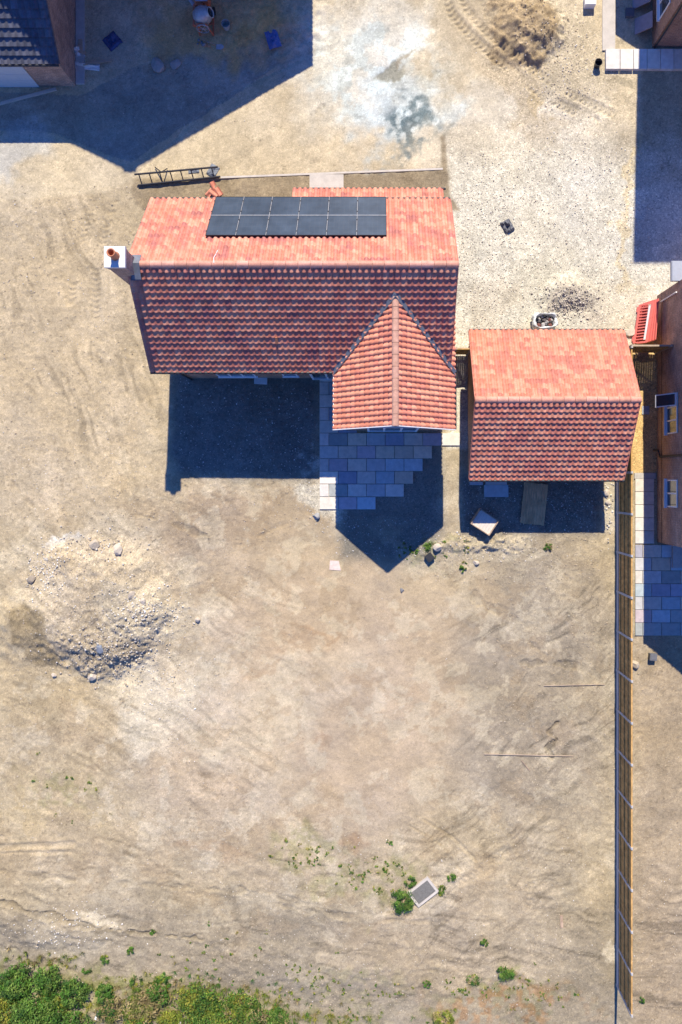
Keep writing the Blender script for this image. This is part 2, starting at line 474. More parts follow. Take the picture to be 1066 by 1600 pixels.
# soil painted darker where house, wing and garage shadows fall; rubble mounds
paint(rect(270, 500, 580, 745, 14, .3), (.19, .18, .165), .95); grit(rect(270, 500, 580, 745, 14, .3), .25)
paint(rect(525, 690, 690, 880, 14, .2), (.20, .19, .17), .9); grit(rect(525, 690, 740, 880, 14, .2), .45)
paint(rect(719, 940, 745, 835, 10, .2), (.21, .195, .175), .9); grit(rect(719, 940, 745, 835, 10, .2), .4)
paint(ell(500, 770, 26, 46, 0, .4), (.58, .54, .46), .8); grit(ell(500, 770, 28, 50, 0, .4), .9)
paint(ell(150, 930, 95, 90, 0, .4), (.46, .38, .28), .7)
paint(ell(165, 1010, 80, 50, 0, .4), (.33, .275, .205), .85); grit(ell(150, 960, 120, 110, 0, .5), .55)  # shade painted onto the mound face turned from the sun
paint(ell(215, 950, 50, 45, 0, .5), (.44, .39, .31), .6)
paint(blur(inpoly([(16, 948), (34, 936), (56, 942), (74, 962), (82, 992), (98, 1028), (92, 1041), (66, 1036), (44, 1026), (28, 1006), (20, 980)], .30), 3), (.25, .20, .13), .92)  # dark olive soil, with the slope's shade painted in
paint(ell(700, 860, 90, 25, 5, .5), (.43, .37, .28), .5); grit(ell(720, 855, 110, 30, 0, .5), .45)
paint(rect(944, 962, 745, 830, 4, .2), (.5, .46, .39), .7)
# moss and dry grass tints
for (a, b, c, d, e, f) in [(620, 1385, 30, 40, 0, .45), (480, 1330, 60, 20, 0, .35), (540, 1370, 50, 22, 0, .35), (760, 1530, 60, 20, -10, .5), (690, 1592, 26, 16, 0, .7), (300, 1580, 170, 40, 6, .6),
                           (60, 1580, 130, 60, 0, .8), (530, 1590, 60, 14, 0, .35), (90, 1225, 60, 30, 0, .3), (700, 850, 40, 24, 0, .3), (570, 1540, 90, 30, 0, .2), (850, 1560, 60, 30, 0, .25)]:
    paint(ell(a, b, c, d, e, .7) * sst(.4, .6, fbm(X, Y, 3, 4, 120)), (.19, .20, .055), f)
paint(ell(800, 1560, 110, 40, 0, .6) * sst(.45, .6, fbm(X, Y, 3.4, 4, 140)), (.33, .17, .07), .5)
soft_ground0 = 1 - np.clip(blur(road, 4) + blur(drive, 4), 0, 1)
rough = np.clip(1.0 - .75 * ell(560, 1060, 230, 230, 0, .6) - .4 * ell(500, 840, 180, 60, 0, .6), .15, 1)
n_clod = fbm(X, Y, 7.5, 2, 46, .6); n_spk = vnoise(X * 16, Y * 16, 47)
pat = sst(.50, .58, fbm(X, Y, .9, 6, 33, .62)); pat2 = sst(.56, .62, fbm(X, Y, 2.2, 5, 35, .65))
C = C * (1 + .20 * (n_big - .5)[..., None] + .26 * (n_mid - .5)[..., None])
amp_ = (.35 + .65 * rough)
C = C * (1 + amp_ * (.11 * (pat - .5) - .07 * pat2 + .15 * (n_fine - .5) + .22 * (n_clod - .5)))[..., None]
C = C * (1 - amp_ * .34 * sst(.80, .97, n_spk) * sst(.45, .6, fbm(X, Y, 1.6, 3, 48)))[..., None]
Grit = np.clip(Grit + .38 * rough, 0, 1)
gate_ = sst(.45, .60, fbm(X, Y, .7, 4, 97))
_sA = streak(7, .30, 6.5, 81); _sB = streak(-36, .30, 6.0, 85); _sC = streak(33, .3, 6.5, 89); _sD = streak(70, .3, 6.0, 93)
for st_, mk in ((_sA, sst(1180, 1380, PY)), (_sB, ell(860, 1050, 170, 240, 0, .5, False)), (_sC, ell(220, 1060, 330, 330, 0, .5, False) * .7), (_sD, ell(110, 520, 170, 280, 0, .5, False) * .8), (_sB, ell(740, 1380, 170, 140, 0, .6, False) * .8)):
    C = C * (1 + mk * soft_ground0 * gate_ * (-.30 * sst(.11, .16, st_) + .16 * sst(.12, .17, -st_)))[..., None]
tint = (fbm(X, Y, .4, 4, 150) - .5)
C[..., 0] *= 1 + .06 * tint; C[..., 2] *= 1 - .16 * tint

# --- heights
soft_ground = np.ones(PX.shape)
hard = np.clip(blur(road, 4) * .8 + blur(drive, 4) * .75, 0, 1)
soft_ground -= hard
Z = .10 * (n_big - .5) * soft_ground + (.045 * (n_mid - .5) + .022 * (n_fine - .5)) * (.3 + .7 * soft_ground) + .014 * (n_fine - .5)
Z += soft_ground * rough * (.032 * (n_clod - .5) + .018 * np.clip(n_spk - .78, 0, 1) * 4)
Z += soft_ground * (.02 * st1 * sst(1150, 1400, PY) + .012 * st2 * ell(860, 1040, 190, 260, 0, .6, False) + .006 * st3 * ell(250, 1000, 330, 400, 0, .6, False))
Z += .012 * st2 * ell(760, 1380, 160, 150, 0, .5, False)
C *= (1 + soft_ground * (.12 * st1 * sst(1200, 1400, PY) + .08 * st2 * ell(860, 1040, 190, 260, 0, .6, False) + .03 * st3 * ell(250, 1000, 330, 400, 0, .6, False)))[..., None]
rubn = fbm(X, Y, 3.2, 4, 200) - .5; rubf = vnoise(X * 7.5, Y * 7.5, 210) - .5
def mound(cx, cy, rx, ry, h, rot=0, rough=.3, p=1.0, fl=1.0):
    global Z
    t = math.radians(rot); c, s_ = math.cos(t), math.sin(t)
    a = PX + .5 * (wx - PX); b = PY + .5 * (wy - PY)
    u = ((a - cx) * c + (b - cy) * s_) / rx; v = (-(a - cx) * s_ + (b - cy) * c) / ry
    d = np.sqrt(u * u + v * v)
    m = np.clip(1 - d, 0, 1)
    Z = Z + h * np.minimum(sst(0, 1, m) ** p, fl) / fl + rough * h * rubn * sst(0, .25, m) + .10 * rough * rubf * sst(0, .2, m)
mound(158, 958, 122, 116, .62, 0, .13, .75, .62)
mound(165, 1008, 95, 62, .14, -10, 1.0, .8)
mound(44, 966, 64, 74, .30, 10, .04, .9, .8)
mound(235, 950, 80, 45, .18, -20, .35)
mound(832, 42, 70, 60, .55, 20, .55, .8, .8)
mound(885, 462, 60, 40, .40, 0, .3, .9)
mound(430, 30, 110, 80, .35, 0, .3)
mound(60, 1440, 150, 40, .25, 8, .3)
mound(720, 850, 80, 22, .10, 0, 1.0)
mound(780, 850, 60, 20, .12, 0, 1.0)
mound(500, 1515, 300, 60, .18, 2, .3)
mound(60, 1590, 190, 50, .3, 0, .3)
Z -= .10 * ell(622, 108, 38, 22, -18, .35) * .3
Z -= .5 * ell(60, 1505, 60, 10, 4, .5) * .15
# ruts and tyre marks
def track(pts, width, depth, lug=0.0, dark=.0, wob=0, solid=False):
    global Z, C
    D, A, Sg = polydist(pts)
    D = D + wob * 2 * (fbm(X, Y, 1.5, 4, 333) - .5); vary = sst(.3, .6, fbm(X, Y, 1.1, 3, 444)) if not solid else 1.0
    m = 1 - sst(width * .6, width * 1.15, D)
    rim = np.exp(-((D - width * 1.4) / (width * .45)) ** 2)
    m = m * vary; Z = Z - depth * .8 * m + depth * .35 * rim * vary
    if lug: Z = Z + lug * m * np.sin(A * 2 * math.pi / 8.5 + np.abs(Sg) * .45)
    if dark: C *= (1 - dark * m)[..., None]
track([(690, -20), (705, 20), (735, 55), (780, 95), (850, 150), (930, 190)], 8, .05, .04, .14)
track([(716, -20), (730, 15), (760, 50), (805, 90), (870, 135), (960, 180)], 7, .04, .035, .12)
track([(745, -20), (760, 20), (790, 70), (840, 110)], 5, .03, .02, .06)
track([(150, 300), (135, 340), (120, 400), (110, 470)], 9, .03, .018, .05)
track([(178, 310), (165, 350), (150, 420), (150, 500)], 9, .03, .018, .05)
track([(-20, 1325), (40, 1322), (115, 1318)], 5, .04, 0, -.16, 2, True)
track([(-20, 1334), (40, 1332), (110, 1331)], 3, .03, 0, -.14, 2, True)
track([(-20, 1400), (60, 1425), (150, 1448), (260, 1462), (330, 1470)], 3.5, .09, 0, .18, 10, True)
track([(-20, 1360), (100, 1372), (250, 1384), (420, 1395), (560, 1440)], 4, .03, 0, .08, 10)
track([(380, 1390), (470, 1420), (560, 1436), (700, 1440)], 4, .035, 0, .06, 10)
track([(600, 1420), (680, 1402), (740, 1370), (790, 1330)], 8, .04, .012, -.06, 6)
track([(640, 1290), (690, 1320), (720, 1360)], 2.4, .05, 0, .14, 4, True)
track([(660, 1280), (710, 1310), (745, 1345)], 2.4, .05, 0, .10, 4)
track([(740, 1250), (800, 1300), (830, 1360), (825, 1440)], 8, .03, .012, .05, 6)
track([(780, 950), (830, 980), (880, 1020), (960, 1080)], 4, .02, 0, .06, 16)
track([(740, 930), (810, 985), (870, 1040)], 3, .035, 0, .1, 14)
track([(800, 1035), (850, 1036), (900, 1040)], 2.0, .05, 0, .2, 12, True)
track([(870, 1130), (858, 1145), (872, 1155), (856, 1170), (862, 1184)], 1.8, .09, 0, .28, 9, True)
track([(235, 935), (280, 915), (330, 885)], 9, -.05, 0, .0, 14)
track([(300, 900), (360, 860), (480, 800)], 2.5, .03, 0, .06, 10)
track([(200, 800), (260, 815), (330, 840)], 2, .05, 0, .2, 8, True)
track([(-10, 720), (60, 800), (120, 850)], 3, .03, 0, .06, 10)
track([(480, 130), (500, 125)], 4, .012, .012, .1)
track([(488, 180), (505, 165)], 4, .012, .012, .1)
track([(210, 276), (340, 155), (500, 80)], 3, .02, 0, -.05)
# level pads under buildings and paving
pads = [(296, 685, 370, 600), (520, 720, 560, 800), (726, 946, 545, 742), (985, 1400, 440, 1000), (1010, 1400, -200, 80), (935, 1400, 60, 118),
        (-200, 124, -200, 138), (455, 700, 280, 400), (476, 545, 270, 312), (492, 700, 585, 805)]
pad = np.zeros(PX.shape)
for p in pads: pad = np.maximum(pad, rect(p[0], p[1], p[2], p[3], 5))
Z = Z * (1 - pad) - .012 * pad
edge = np.minimum.reduce([sst(-20.4, -19.4, X), 1 - sst(16.4, 17.4, X), sst(-28.2, -27.2, Y), 1 - sst(24.2, 25.2, Y)])
Z *= edge
C[..., 0] *= 1.0; C[..., 2] *= .92; C = np.clip(C * 1.05, .02, .9)
def gz(x, y):
    i = int(np.clip(round((x - gx[0]) / G), 0, len(gx) - 1)); j = int(np.clip(round((y - gy[0]) / G), 0, len(gy) - 1))
    return float(Z[j, i])
def Wg(px, py, dz=0.0):
    p = W(px, py); return Vector((p.x, p.y, gz(p.x, p.y) + dz))

def sheet(name, mask, outer=False):
    ny, nx = X.shape
    ids = np.arange(nx * ny).reshape(ny, nx)
    q = np.stack([ids[:-1, :-1], ids[:-1, 1:], ids[1:, 1:], ids[1:, :-1]], -1)[mask[:-1, :-1]]
    used = np.zeros(nx * ny, bool); used[q.ravel()] = True
    rem = np.cumsum(used) - 1
    V = np.stack([X.ravel(), Y.ravel(), Z.ravel()], 1)[used]
    CC = C.reshape(-1, 3)[used]; GG = Grit.ravel()[used]
    q = rem[q]
    if outer:
        x0, x1, y0, y1 = gx[0], gx[-1], gy[0], gy[-1]; B = 260
        n0 = len(V)
        xs = [-B, x0, x1, B]; ys = [-B, y0, y1, B]
        V = np.vstack([V, [(a, b, 0) for b in ys for a in xs]])
        CC = np.vstack([CC, [(.36, .30, .215)] * 16]); GG = np.append(GG, [.15] * 16)
        e = []
        for j in range(3):
            for i in range(3):
                if (i, j) != (1, 1): e.append([n0 + j * 4 + i, n0 + j * 4 + i + 1, n0 + (j + 1) * 4 + i + 1, n0 + (j + 1) * 4 + i])
        q = np.vstack([q, e])
    me = bpy.data.meshes.new(name)
    me.vertices.add(len(V)); me.vertices.foreach_set('co', V.astype(np.float32).ravel())
    me.loops.add(q.size); me.loops.foreach_set('vertex_index', q.astype(np.int32).ravel())
    me.polygons.add(len(q)); me.polygons.foreach_set('loop_start', np.arange(0, q.size, 4, dtype=np.int32))
    me.update(calc_edges=True)
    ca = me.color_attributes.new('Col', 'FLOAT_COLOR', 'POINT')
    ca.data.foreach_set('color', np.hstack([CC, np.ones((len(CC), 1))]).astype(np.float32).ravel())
    fa = me.attributes.new('Grit', 'FLOAT', 'POINT'); fa.data.foreach_set('value', GG.astype(np.float32))
    me.polygons.foreach_set('use_smooth', np.ones(len(q), bool))
    me.materials.append(EARTH)
    o = bpy.data.objects.new(name, me); COL.objects.link(o)
    return struct(o)
heap_m = ell(832, 42, 60, 52, 20, .02) > .5
mound_m = ((PX - 158) / 112) ** 2 + ((PY - 970) / 108) ** 2 < 1
drive_m = drive & ~heap_m
road_m = road & ~drive & ~heap_m & ~bed
sheet('gravel_drive', drive_m)
sheet('road', road_m)
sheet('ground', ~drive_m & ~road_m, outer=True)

# ------------------------------------------------------------------ roofs
RED = [(.61, .25, .162), (.58, .22, .142), (.64, .288, .188), (.54, .20, .14), (.50, .185, .135), (.42, .155, .125)]
GREYT = [(.105, .11, .14), (.12, .125, .155), (.095, .10, .125), (.125, .125, .145)]
def tile_slope(mb, E0, u, L, s, T, rows, period=.233, amp=.050, lift=.033, pal=RED, seed=0, mott=1.0):
    E0 = Vector(E0); u = Vector(u).normalized(); s = Vector(s).normalized()
    n = u.cross(s)
    flip = n.z < 0
    if flip: n = -n
    R = np.random.default_rng(seed)
    ncol = max(1, round(L / period)); per = L / ncol; ns = 8
    us = np.linspace(0, L, ncol * ns + 1)
    ph = (us / per) % 1.0
    prof = amp * (.5 + .5 * np.cos(2 * np.pi * (ph - .35) - .55 * np.sin(2 * np.pi * (ph - .35)))) ** 1.15
    g = T / rows
    V = []; F = []; Cc = []
    m = len(us)
    E = np.array(E0); U = np.array(u); Sv = np.array(s); N = np.array(n)
    for r in range(rows):
        jit = R.normal(0, .002)
        for (t, off, am) in ((r * g - (.02 if r else .0), lift + jit, 1.6), ((r + 1) * g - .02, 0.0, .5)):
            P = E + us[:, None] * U + t * Sv + (prof * am + off)[:, None] * N
            V.append(P)
    V = np.vstack(V)
    low = vnoise(np.arange(ncol)[None, :] * .35 + np.zeros((rows, 1)), np.arange(rows)[:, None] * .55 + np.zeros((1, ncol)), seed + 500)
    for r in range(rows):
        for line in range(2):
            a0 = (2 * r + line) * m
            if 2 * r + line + 1 >= 2 * rows: break
            b0 = a0 + m
            for i in range(m - 1):
                c = i // ns
                F.append((a0 + i, a0 + i + 1, b0 + i + 1, b0 + i) if not flip else (a0 + i, b0 + i, b0 + i + 1, a0 + i + 1))
                Cc.append((r if line == 0 else min(r + 1, rows - 1), c))
    # colours
    TC = np.zeros((rows, ncol, 3))
    for r in range(rows):
        for c in range(ncol):
            q = R.random() * .5 + low[r, c] * .65 * mott
            k = int(np.clip((q - .18) * len(pal) * 1.15, 0, len(pal) - 1))
            TC[r, c] = np.array(pal[k]) * R.uniform(.9, 1.1)
    o = len(mb.v)
    mb.v += [tuple(p) for p in V]
    for f, (r, c) in zip(F, Cc):
        mb.f.append([i + o for i in f]); mb.c.append(tuple(TC[r, c]))
def ridge_caps(mb, A, B, r=.125, seg=.46, pal=((.58, .28, .20), (.60, .31, .23), (.54, .26, .18)), drop=.05):
    A = Vector(A); B = Vector(B); d = B - A; L = d.length; d.normalize()
    side = Vector((-d.y, d.x, 0)).normalized(); up = Vector((0, 0, 1))
    n = max(1, round(L / seg)); sl = L / n
    for i in range(n):
        a = A + d * (i * sl + .006); b = A + d * ((i + 1) * sl - .006)
        vs = []
        for p, rr in ((a, r + .006), (b, r - .004)):
            for k in range(9):
                t = math.pi * (k / 8)
                vs.append(p + side * math.cos(t) * rr * 1.1 + up * (math.sin(t) * rr - drop))
        mb.add(vs, [(k, k + 1, k + 10, k + 9) for k in range(8)] + [list(range(9))[::-1], list(range(9, 18))], random.choice(pal))
def slab_plane(mb, E0, u, L, s, T, t0=-.012, t1=-.11, col=(1, 1, 1)):
    E0 = Vector(E0); u = Vector(u).normalized(); s = Vector(s).normalized(); n = u.cross(s)
    if n.z < 0: n = -n
    vs = [E0 + u * a + s * b + n * c for c in (t1, t0) for (a, b) in ((0, 0), (L, 0), (L, T), (0, T))]
    mb.add(vs, [(0, 3, 2, 1), (4, 5, 6, 7), (0, 1, 5, 4), (1, 2, 6, 5), (2, 3, 7, 6), (3, 0, 4, 7)], col)
def gable_roof(root, A, B, d, w, rise, rows, pal=RED, seed=1, sides=(1, -1), deck=BLACKP, caps=None, name='roof', verge=True, period=.233):
    """ridge from A to B, slopes running down to +-d*w"""
    A = Vector(A); B = Vector(B); u = (B - A); L = u.length; u.normalize()
    T = math.hypot(w, rise)
    rm = MB(); dk = MB()
    for k, sd in enumerate(sides):
        dv = Vector(d) * sd
        E0 = A + dv * w - Vector((0, 0, rise)); s = (-dv * w + Vector((0, 0, rise))).normalized()
        tile_slope(rm, E0, u, L, s, T, rows, period=period, pal=pal, seed=seed * 7 + k)
        slab_plane(dk, E0, u, L, s, T)
        if verge:
            n = u.cross(s); n = n if n.z > 0 else -n
            for q, off in ((0, -.005), (L, .005)):
                p = E0 + u * (q + off)
                rm.bar(p - n * .045, p + s * T - n * .045, .05, .12, up=n, col=pal[-1])
    r = rm.build(name, TILE, root)
    dk.build('roof_deck', deck, r)
    cm = MB(); ridge_caps(cm, A + u * -.02, B + u * .02, **(caps or {})); cm.build('ridge_tiles', TILE, r, smooth=False)
    return r
def gutter(mb, p, q, r=.062): mb.tube(p, q, r, 8)

def window(root, c, t, n, w, h, lights=2, sill=.10, frame=WHITEP, openidx=None):
    """c = bottom centre on the wall face, t = direction along the wall, n = outward normal"""
    c = Vector(c); t = Vector(t); n = Vector(n); up = Vector((0, 0, 1))
    M = Matrix((( t.x, n.x, 0, c.x), (t.y, n.y, 0, c.y), (0, 0, 1, c.z), (0, 0, 0, 1)))
    f = MB(); fw = .06
    f.box(-w / 2, w / 2, .003, .045, 0, fw, M); f.box(-w / 2, w / 2, .003, .045, h - fw, h, M)
    f.box(-w / 2, -w / 2 + fw, .003, .045, fw, h - fw, M); f.box(w / 2 - fw, w / 2, .003, .045, fw, h - fw, M)
    for i in range(1, lights):
        x = -w / 2 + w * i / lights
        f.box(x - .035, x + .035, .003, .045, fw, h - fw, M)
    wo = f.build('window', frame, root)
    s_ = MB(); s_.box(-w / 2 - .05, w / 2 + .05, .003, sill, -.05, -.001, M); s_.build('window_sill', frame, wo)
    for i in range(lights):
        x0 = -w / 2 + w * i / lights + .04; x1 = -w / 2 + w * (i + 1) / lights - .04
        g = MB(); g.box(x0, x1, .006, .020, fw, h - fw, M); g.build('pane', GLASS, wo)
        if openidx == i:
            R = M @ Matrix.Translation((0, .05, h)) @ Matrix.Rotation(math.radians(30), 4, 'X')
            sa = MB()
            sa.box(x0 - .03, x1 + .03, 0, .04, -h + .02, -h + .07, R); sa.box(x0 - .03, x1 + .03, 0, .04, -.06, -.01, R)
            sa.box(x0 - .03, x0 + .02, 0, .04, -h + .07, -.06, R); sa.box(x1 - .02, x1 + .03, 0, .04, -h + .07, -.06, R)
            so = sa.build('open_sash', frame, wo)
            sg = MB(); sg.box(x0 + .02, x1 - .02, .012, .026, -h + .07, -.06, R); sg.build('open_pane', GLASS, wo)
    return wo

# ------------------------------------------------------------------ main house
hr, he = 7.25, 4.35
Yr, Ys, Yn = 8.13, 4.57, 11.69
xa, xb = -9.42, 3.02
tanp = (hr - he) / (Yr - Ys)
def zroof(y): return hr - abs(y - Yr) * tanp
house = thing('house', 'main brick house with red pantile roof, solar panels and a corner chimney', 'house', (-3.1, 8.0, 0))
hx0, hx1, wy0, wy1 = -9.0, 2.72, 4.91, 11.2
b = MB()
b.prism([(wy0, -.2), (wy1, -.2), (wy1, zroof(wy1) - .14), (Yr, hr - .14), (wy0, zroof(wy0) - .14)], hx0, hx1, 'x')
wall = b.build('wall', BRICK, house)
roof = gable_roof(house, (xa, Yr, hr), (xb, Yr, hr), (0, 1, 0), Yr - Ys, hr - he, 17, seed=3)
gm = MB(); gutter(gm, (xa, Yn + .05, he - .03), (xb, Yn + .05, he - .03)); gm.build('gutter', BLACKP, house); gm = MB(); gutter(gm, (xa, Ys - .07, he + .0), (-1.8, Ys - .07, he + .0), .055)
gm.build('gutter', BLACKP, house)
dp = MB(); dp.path([(-8.85, 4.55, 4.3), (-8.85, 4.84, 4.0), (-8.85, 4.84, 0)], .045); dp.build('downpipe', BLACKP, house)
# rear wing
wr, wc, whw, wv = 6.5, .69, 2.48, 2.15
b = MB()
twp = (wr - he) / whw
b.prism([(wc - whw + .3, -.2), (wc + whw - .3, -.2), (wc + whw - .3, he + .3 * twp - .14), (wc, wr - .14), (wc - whw + .3, he + .3 * twp - .14)], wv + .27, wy0 - .003, 'y')
b.build('wing_wall', BRICK, house)
wroof = gable_roof(house, (wc, wv, wr), (wc, 7.15, wr), (1, 0, 0), whw, wr - he, 13, seed=9, name='wing_roof', verge=False, pal=RED[:4], deck=WHITEP, period=.215,
                   caps=dict(pal=((.52, .30, .22), (.55, .33, .25), (.49, .28, .20))))
v = MB()
for sg in (-1, 1):
    p = Vector((wc + sg * (whw + .06), Ys - .05, he + .05)); q = Vector((wc, 7.22, wr + .10))
    v.bar(p, q, .13, .05)
    v.bar(p + Vector((0, -.13, .01)), q + Vector((0, -.13, 0.01)), .035, .06)
v.build('valley_flashing', LEAD, wroof)
v = MB(); gutter(v, (wc + whw + .05, wv, he - .02), (wc + whw + .05, Ys, he - .02)); v.build('gutter', BLACKP, house)
v = MB(); v.box(wc - whw - .05, wc - whw - .02, wv, Ys - .1, he - .06, he + .05); v.build('fascia', WHITEP, house)
v = MB()
for sg in (-1, 1):
    v.bar((wc + sg * (whw + .02), wv - .015, he - .02), (wc, wv - .015, wr - .01), .03, .16)
v.build('bargeboard', WHITEP, house)
# windows and doors of the garden side
window(house, (-6.5, wy0, .75), (1, 0, 0), (0, -1, 0), 1.75, 1.3, 3)
window(house, (-4.02, wy0, .85), (1, 0, 0), (0, -1, 0), .68, 1.2, 1)
def door(root, c, t, n, w, h, lights=2, name='patio_door'):
    c = Vector(c); t = Vector(t); n = Vector(n)
    M = Matrix(((t.x, n.x, 0, c.x), (t.y, n.y, 0, c.y), (0, 0, 1, c.z), (0, 0, 0, 1)))
    f = MB()
    f.box(-w / 2, w / 2, .003, .05, h - .08, h, M); f.box(-w / 2, w / 2, .003, .08, 0, .09, M)
    for i in range(lights + 1):
        x = -w / 2 + w * i / lights; x = min(max(x, -w / 2 + .05), w / 2 - .05)
        f.box(x - .05, x + .05, .003, .05, .09, h - .08, M)
    o = f.build(name, WHITEP, root)
    for i in range(lights):
        x0 = -w / 2 + w * i / lights + .06; x1 = -w / 2 + w * (i + 1) / lights - .06
        g = MB(); g.box(x0, x1, .006, .02, .1, h - .09, M); g.build('pane', GLASS, o)
    hnd = MB(); hnd.box(.02, .05, .05, .09, 1.0, 1.14, M); hnd.build('handle', GREYST, o)
    return o
door(house, (-2.35, wy0, 0.02), (1, 0, 0), (0, -1, 0), 1.5, 2.1)
door(house, (.70, wv + .27, 0.05), (1, 0, 0), (0, -1, 0), 2.35, 2.1, 3)
# chimney
cx0, cx1, cy0, cy1, ch = -9.80, -9.10, 7.72, 8.42, 8.30
b = MB(); b.box(cx0 + .02, cx1 - .02, cy0 + .02, cy1 - .02, -.2, ch - .12); b.box(cx0 - .0, cx1, cy0, cy1, ch - .35, ch - .2)
chim = b.build('chimney', BRICKD, house)
b = MB(); b.box(cx0 - .03, cx1 + .03, cy0 - .03, cy1 + .03, ch - .119, ch); b.build('chimney_cap', RENDER, chim)
b = MB(); cc = Matrix.Translation(((cx0 + cx1) / 2 + .02, (cy0 + cy1) / 2 + .02, ch))
b.lathe([(.001, .0), (.17, 0), (.15, .05), (.125, .33), (.15, .36), (.155, .42), (.12, .43), (.10, .40), (.10, .2), (.001, .18)], 20, cc)
b.build('chimney_pot', TERRA, chim, smooth=True)
b = MB()
b.bar((cx1 + .04, cy0 - .12, hr - .17), (cx1 + .04, Yr, hr + .10), .34, .02); b.bar((cx1 + .04, Yr, hr + .10), (cx1 + .04, cy1 + .10, hr - .17), .34, .02)
b.bar((cx0 + .5, cy0 - .07, hr - .20), (cx1 + .2, cy0 - .07, hr - .20), .16, .02)
b.build('flashing', LEAD, chim)
# roof vent tile and wire on the ridge
p = Vector((-4.05, 5.55, zroof(5.55) + .07)); b = MB()
b.bar(p, p + Vector((0, .22, .18)), .11, .07); b.build('vent_tile', TERRA, roof)
q = Vector((-6.1, Yr + .02, hr + .09)); b = MB()
b.path([q, q + Vector((-.05, .25, -.19)), q + Vector((.0, .45, -.36)), q + Vector((.02, .62, -.50))], .014, 5); b.build('cable', WHITEP, roof)
# solar panels: six columns by two rows on the sunny slope
nrm = Vector((0, (hr - he), (Yn - Yr))).normalized(); up_s = Vector((0, -(Yn - Yr), (hr - he))).normalized()
pw, pl = 7.04 / 6, 1.43
for c in range(6):
    for r in range(2):
        o = Vector((-6.68 + c * pw, Yn - .04, he)) + nrm * .135 + up_s * (r * pl)
        M = Matrix(((1, up_s.x, nrm.x, o.x), (0, up_s.y, nrm.y, o.y), (0, up_s.z, nrm.z, o.z), (0, 0, 0, 1)))
        f = MB()
        f.box(.004, pw - .004, .004, .03, 0, .04, M); f.box(.004, pw - .004, pl - .03, pl - .004, 0, .04, M)
        f.box(.004, .028, .03, pl - .03, 0, .04, M); f.box(pw - .028, pw - .004, .03, pl - .03, 0, .04, M)
        for t in (.3, pl - .32): f.box(-.022, .026, t, t + .07, .0395, .052, M)
        fo = f.build('solar_panel', DKSTEEL, house)
        g = MB(); g.box(.028, pw - .028, .03, pl - .03, .005, .032, M); g.build('cells', SOLAR, fo)
for c in range(1, 6):
    cl2 = MB(); o = Vector((-6.68 + c * pw, Yn - .04, he)) + nrm * .174
    cl2.bar(o, o + up_s * 2 * pl, .016, .006, up=nrm); cl2.build('panel_rail', GREYST, house)
cl2 = MB()
o = Vector((-6.68, Yn - .04, he)) + nrm * .172 + up_s * pl
cl2.bar(o + nrm * .006, o + nrm * .006 + Vector((7.04, 0, 0)), .035, .006, up=nrm)
cl2.build('panel_rail', GREYST, house)
# front porch under its own lean-to roof
b = MB(); b.prism([(wy1 + .003, -.1), (12.62, -.1), (12.62, 2.62), (wy1 + .003, 3.55)], -3.5, 2.68, 'x'); b.build('porch_wall', BRICK, house)
pr = MB(); E0 = Vector((-3.72, 12.82, 2.62)); s = Vector((0, -1.67, 1.15)).normalized()
tile_slope(pr, E0, (1, 0, 0), 6.6, s, math.hypot(1.67, 1.15), 6, seed=77)
po = pr.build('porch_roof', TILE, house)
pr = MB(); slab_plane(pr, E0, (1, 0, 0), 6.6, s, 2.02); pr.build('roof_deck', BLACKP, po)
pr = MB(); gutter(pr, (-3.72, 12.87, 2.58), (3.0, 12.87, 2.58), .055); pr.build('gutter', BLACKP, po)

# ------------------------------------------------------------------ garage
gr, ge, gY = 4.45, 2.44, 3.38
gar = thing('garage', 'detached brick garage with plain red pantile roof beside the long fence', 'garage', (7.3, 3.3, 0))
gt = (gr - ge) / 3.28
b = MB(); y0, y1 = .4, 6.35
zz = lambda y: gr - abs(y - gY) * gt - .14
b.prism([(y0, -.2), (y1, -.2), (y1, zz(y1)), (gY, gr - .14), (y0, zz(y0))], 4.30, 10.5, 'x'); b.build('wall', BRICK, gar)
gable_roof(gar, (4.05, gY, gr), (10.90, gY, gr), (0, 1, 0), 3.28, gr - ge, 15, seed=21, pal=RED[:5])
b = MB(); gutter(b, (4.05, gY + 3.32, ge - .03), (10.9, gY + 3.32, ge - .03), .05); b.build('gutter', BLACKP, gar)
b = MB(); gutter(b, (4.05, gY - 3.35, ge + .0), (10.9, gY - 3.35, ge + .0), .055); b.build('gutter', BLACKP, gar)
for x in (5.75, 8.85):
    b = MB(); b.box(x - 1.15, x + 1.15, y1 + .003, y1 + .05, .03, 2.15)
    for k in range(1, 4): b.box(x - 1.12, x + 1.12, y1 + .05, y1 + .06, .03 + k * .53 - .01, .03 + k * .53 + .01)
    b.build('garage_door', BLACKP, gar)

# ------------------------------------------------------------------ neighbouring houses
nb = thing('house', 'brick house at the right edge with a propped open white window', 'house', (17, 3, 0))
nx0, ns0, nn0, ne, nrz = 13.32, -2.90, 8.84, 4.55, 17.0
npt = .80
b = MB(); b.prism([(nx0, -.2), (2 * nrz - nx0, -.2), (2 * nrz - nx0, ne + .15), (nrz, ne + (nrz - nx0) * npt + .15), (nx0, ne + .15)], ns0, nn0, 'y'); b.build('wall', BRICKD, nb)
gable_roof(nb, (nrz, ns0 - .3, ne + (nrz - nx0 + .4) * npt), (nrz, nn0 + .3, ne + (nrz - nx0 + .4) * npt), (1, 0, 0), nrz - nx0 + .4, (nrz - nx0 + .4) * npt, 18, seed=31)
window(nb, (nx0, 3.05, 1.2), (0, 1, 0), (-1, 0, 0), 1.8, 1.12, 3, .15, openidx=2)
window(nb, (nx0, -.55, 1.2), (0, 1, 0), (-1, 0, 0), 1.25, 1.12, 2, .15)
